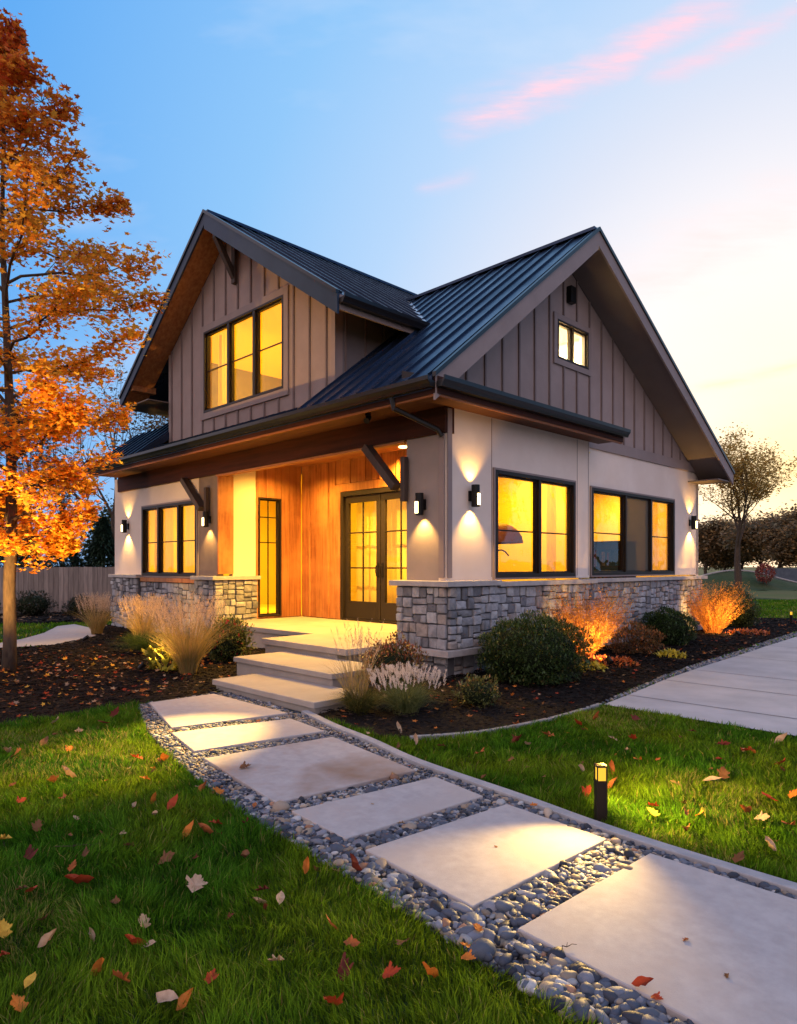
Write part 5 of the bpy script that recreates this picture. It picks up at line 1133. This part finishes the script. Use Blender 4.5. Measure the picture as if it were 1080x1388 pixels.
# right side: bronze tree, woods, berm
broad_tree('bronze_tree', *AZ(1000, 40), 12.8, .28, 'airy bronze-leaved tree against the bright sky right of the house', 91, [(.50, .27, .06), (.60, .36, .08), (.34, .22, .06)], 7, .085, maxd=4, kids=(3, 4), sig=.25, spread=.80, up=.16)
WD = 'dark autumn trees along the horizon'
rr_ = random.Random(4)
for i, (px, D, h, lb) in enumerate([(955, 75, 7.6, 'rounded brown tree in the distance nearest the house'), (978, 82, 6.8, 'low dark distant tree left of the bronze trunk'), (1005, 78, 7.4, 'distant brown tree behind the bronze trunk'), (1030, 70, 7.6, 'distant tree right of the bronze trunk'),
                                    (1052, 64, 8.2, 'taller dark distant tree near the right edge'), (1078, 66, 8.8, 'dark distant tree at the right edge'), (1102, 62, 8.6, 'distant tree just cut by the right edge'), (925, 80, 7, 'distant tree mostly behind the house corner'), (1130, 68, 8, 'distant dark tree outside the right edge')]):
    broad_tree('distant_tree', *AZ(px, D), h*1.5, .24, lb, 100+i, [(.22, .16, .09), (.32, .19, .09), (.18, .15, .09), (.42, .24, .09)], 26, .19, group=WD, maxd=3, kids=(4, 5), sig=.75, spread=.9, up=.05)  # crown colours lightened to stand in for distance haze
# berm with a stone rim
def berm():
    c = (*AZ(1010, 46),); m = MB(); n, k = 40, 10; vs = []; fs = []
    for i in range(n+1):
        x = -7+14*i/n
        for j in range(k+1):
            y = -4+8*j/k; z = 1.25*math.exp(-((x+.8)/3.8)**2-(y/2.2)**2)+.06*math.sin(x*3+y*2)*math.exp(-(x/5)**2); vs.append((x, y, z-.08))
    for i in range(n):
        for j in range(k): a = i*(k+1)+j; fs.append((a, a+k+1, a+k+2, a+1))
    m.add(vs, fs); o = m.build('grassy_mound', M('berm_grass', (.035, .06, .02), .95, col2=(.06, .07, .03), vscale=1.2, bump=.05, bscale=6), smooth=True, loc=(*c, 0), recalc=False); tag(o, kind='structure')
    r = MB(); pts = []
    for i in range(24): x = -4.4+9*i/23; pts.append((x, -.4, 1.25*math.exp(-((x+.8)/3.8)**2-(.4/2.2)**2)+.0))
    r.tube(pts, [.055]*24, 6); o = r.build('mound_coping', m_cap, loc=(*c, 0), smooth=True); tag(o, 'pale stone coping curving over the distant grassy mound', 'coping')
berm()
leafball('red_bush', *((lambda x, y: ((x-CX)*cT+(y-CY)*sT, -(x-CX)*sT+(y-CY)*cT))(*AZ(1037, 43.5))), .55, .6, 1500, .07, (.25, .05, .04), (.40, .10, .06), 'small red bush at the right foot of the distant mound', 'shrub', 120, zc=1.05, core=False)
def far_fence():
    A, B = AZ(1035, 60), AZ(1120, 54); m = MB(); m.beam((*A, .55), (*B, .55), .08, 1.5); o = m.build('far_fence', M('bluegrey_fence', (.10, .11, .13), .9, col2=(.07, .08, .10), vscale=3), local=False); tag(o, 'low blue-grey fence in the distance at the right edge', 'fence')
far_fence()
# trees across the driveway, seen as reflections in the windows
for i, (x, y, h) in enumerate([(24, 13.5, 9), (27, 18.5, 11), (29, 24, 10)]):
    broad_tree('driveway_tree', x, y, h, .30, ('autumn tree across the driveway mirrored in the side windows', 'taller autumn tree across the driveway behind the first', 'autumn tree across the driveway nearest the street')[i], 130+i, [(.30, .16, .03), (.40, .2, .05)], 8, .13, group='trees across the driveway', maxd=3, sig=.4)
# interior: arching plant lamp by the window, dark shelves added to darken a pane
def arc_lamp():
    e = empty('arc_lamp', W(1.25, .45, .47), TH); b = MB(); b.tube([(0, 0, 0), (0, 0, .03)], [.14, .14], 16); b.build('base', m_black, e)
    s = MB(); pts = [(0+.55*(1-math.cos(t)), 0, .03+1.25*math.sin(t)) for t in [i*math.pi*.62/12 for i in range(13)]]; s.tube(pts, [.012]*13, 6); s.build('stem', m_black, e)
    h = MB(); nn = 16; vs = []; fs = []
    for j in range(6):
        a = j/5*math.pi/2; r = .40*math.sin(a)+.01; z = 1.50+.32*math.cos(a)
        vs += [(.45+r*math.cos(2*math.pi*k/nn), r*math.sin(2*math.pi*k/nn), z-.12) for k in range(nn)]
    for j in range(5):
        for k in range(nn): fs.append((j*nn+k, j*nn+(k+1) % nn, (j+1)*nn+(k+1) % nn, (j+1)*nn+k))
    h.add(vs, fs); h.build('shade', M('terracotta_shade', (.30, .10, .04), .6), e, smooth=True); tag(e, 'arching floor lamp with a domed rust shade inside the two-pane window', 'lamp')
arc_lamp()
def added_bookcase():
    e = empty('added_bookcase', W(6.55, 1.25, .47), TH); m_wal = M('walnut', (.055, .032, .02), .5, col2=(.03, .018, .012), vscale=5, stretch=(1, 1, .2)); b = MB(); b.box(-.20, .20, -.60, -.56, 0, 1.55); b.box(-.20, .20, .56, .60, 0, 1.55); b.box(.17, .20, -.56, .56, 0, 1.55); b.box(-.20, .17, -.56, .56, 1.51, 1.55)
    b.build('case', m_wal, e)
    for z in (0, .5, 1.0):
        l = MB(); l.box(-.19, .169, -.559, .559, z, z+.03); l.build('shelf', m_wal, e)
    rnd = random.Random(3)
    for z in (.03, .53, 1.03):
        y = -.54; l = MB()
        while y < .45:
            w = rnd.uniform(.025, .05); l.box(-.10, .12, y, y+w, z, z+rnd.uniform(.22, .36), rnd.choice([(.12, .03, .02), (.03, .05, .04), (.15, .12, .08), (.04, .04, .06)])); y += w+.002
        l.build('books', M('book_covers', (1, 1, 1), .7, attr=True), e)
    tag(e, 'dark walnut shelves added to darken the left pane of the three-pane window', 'added_bookcase')
added_bookcase()
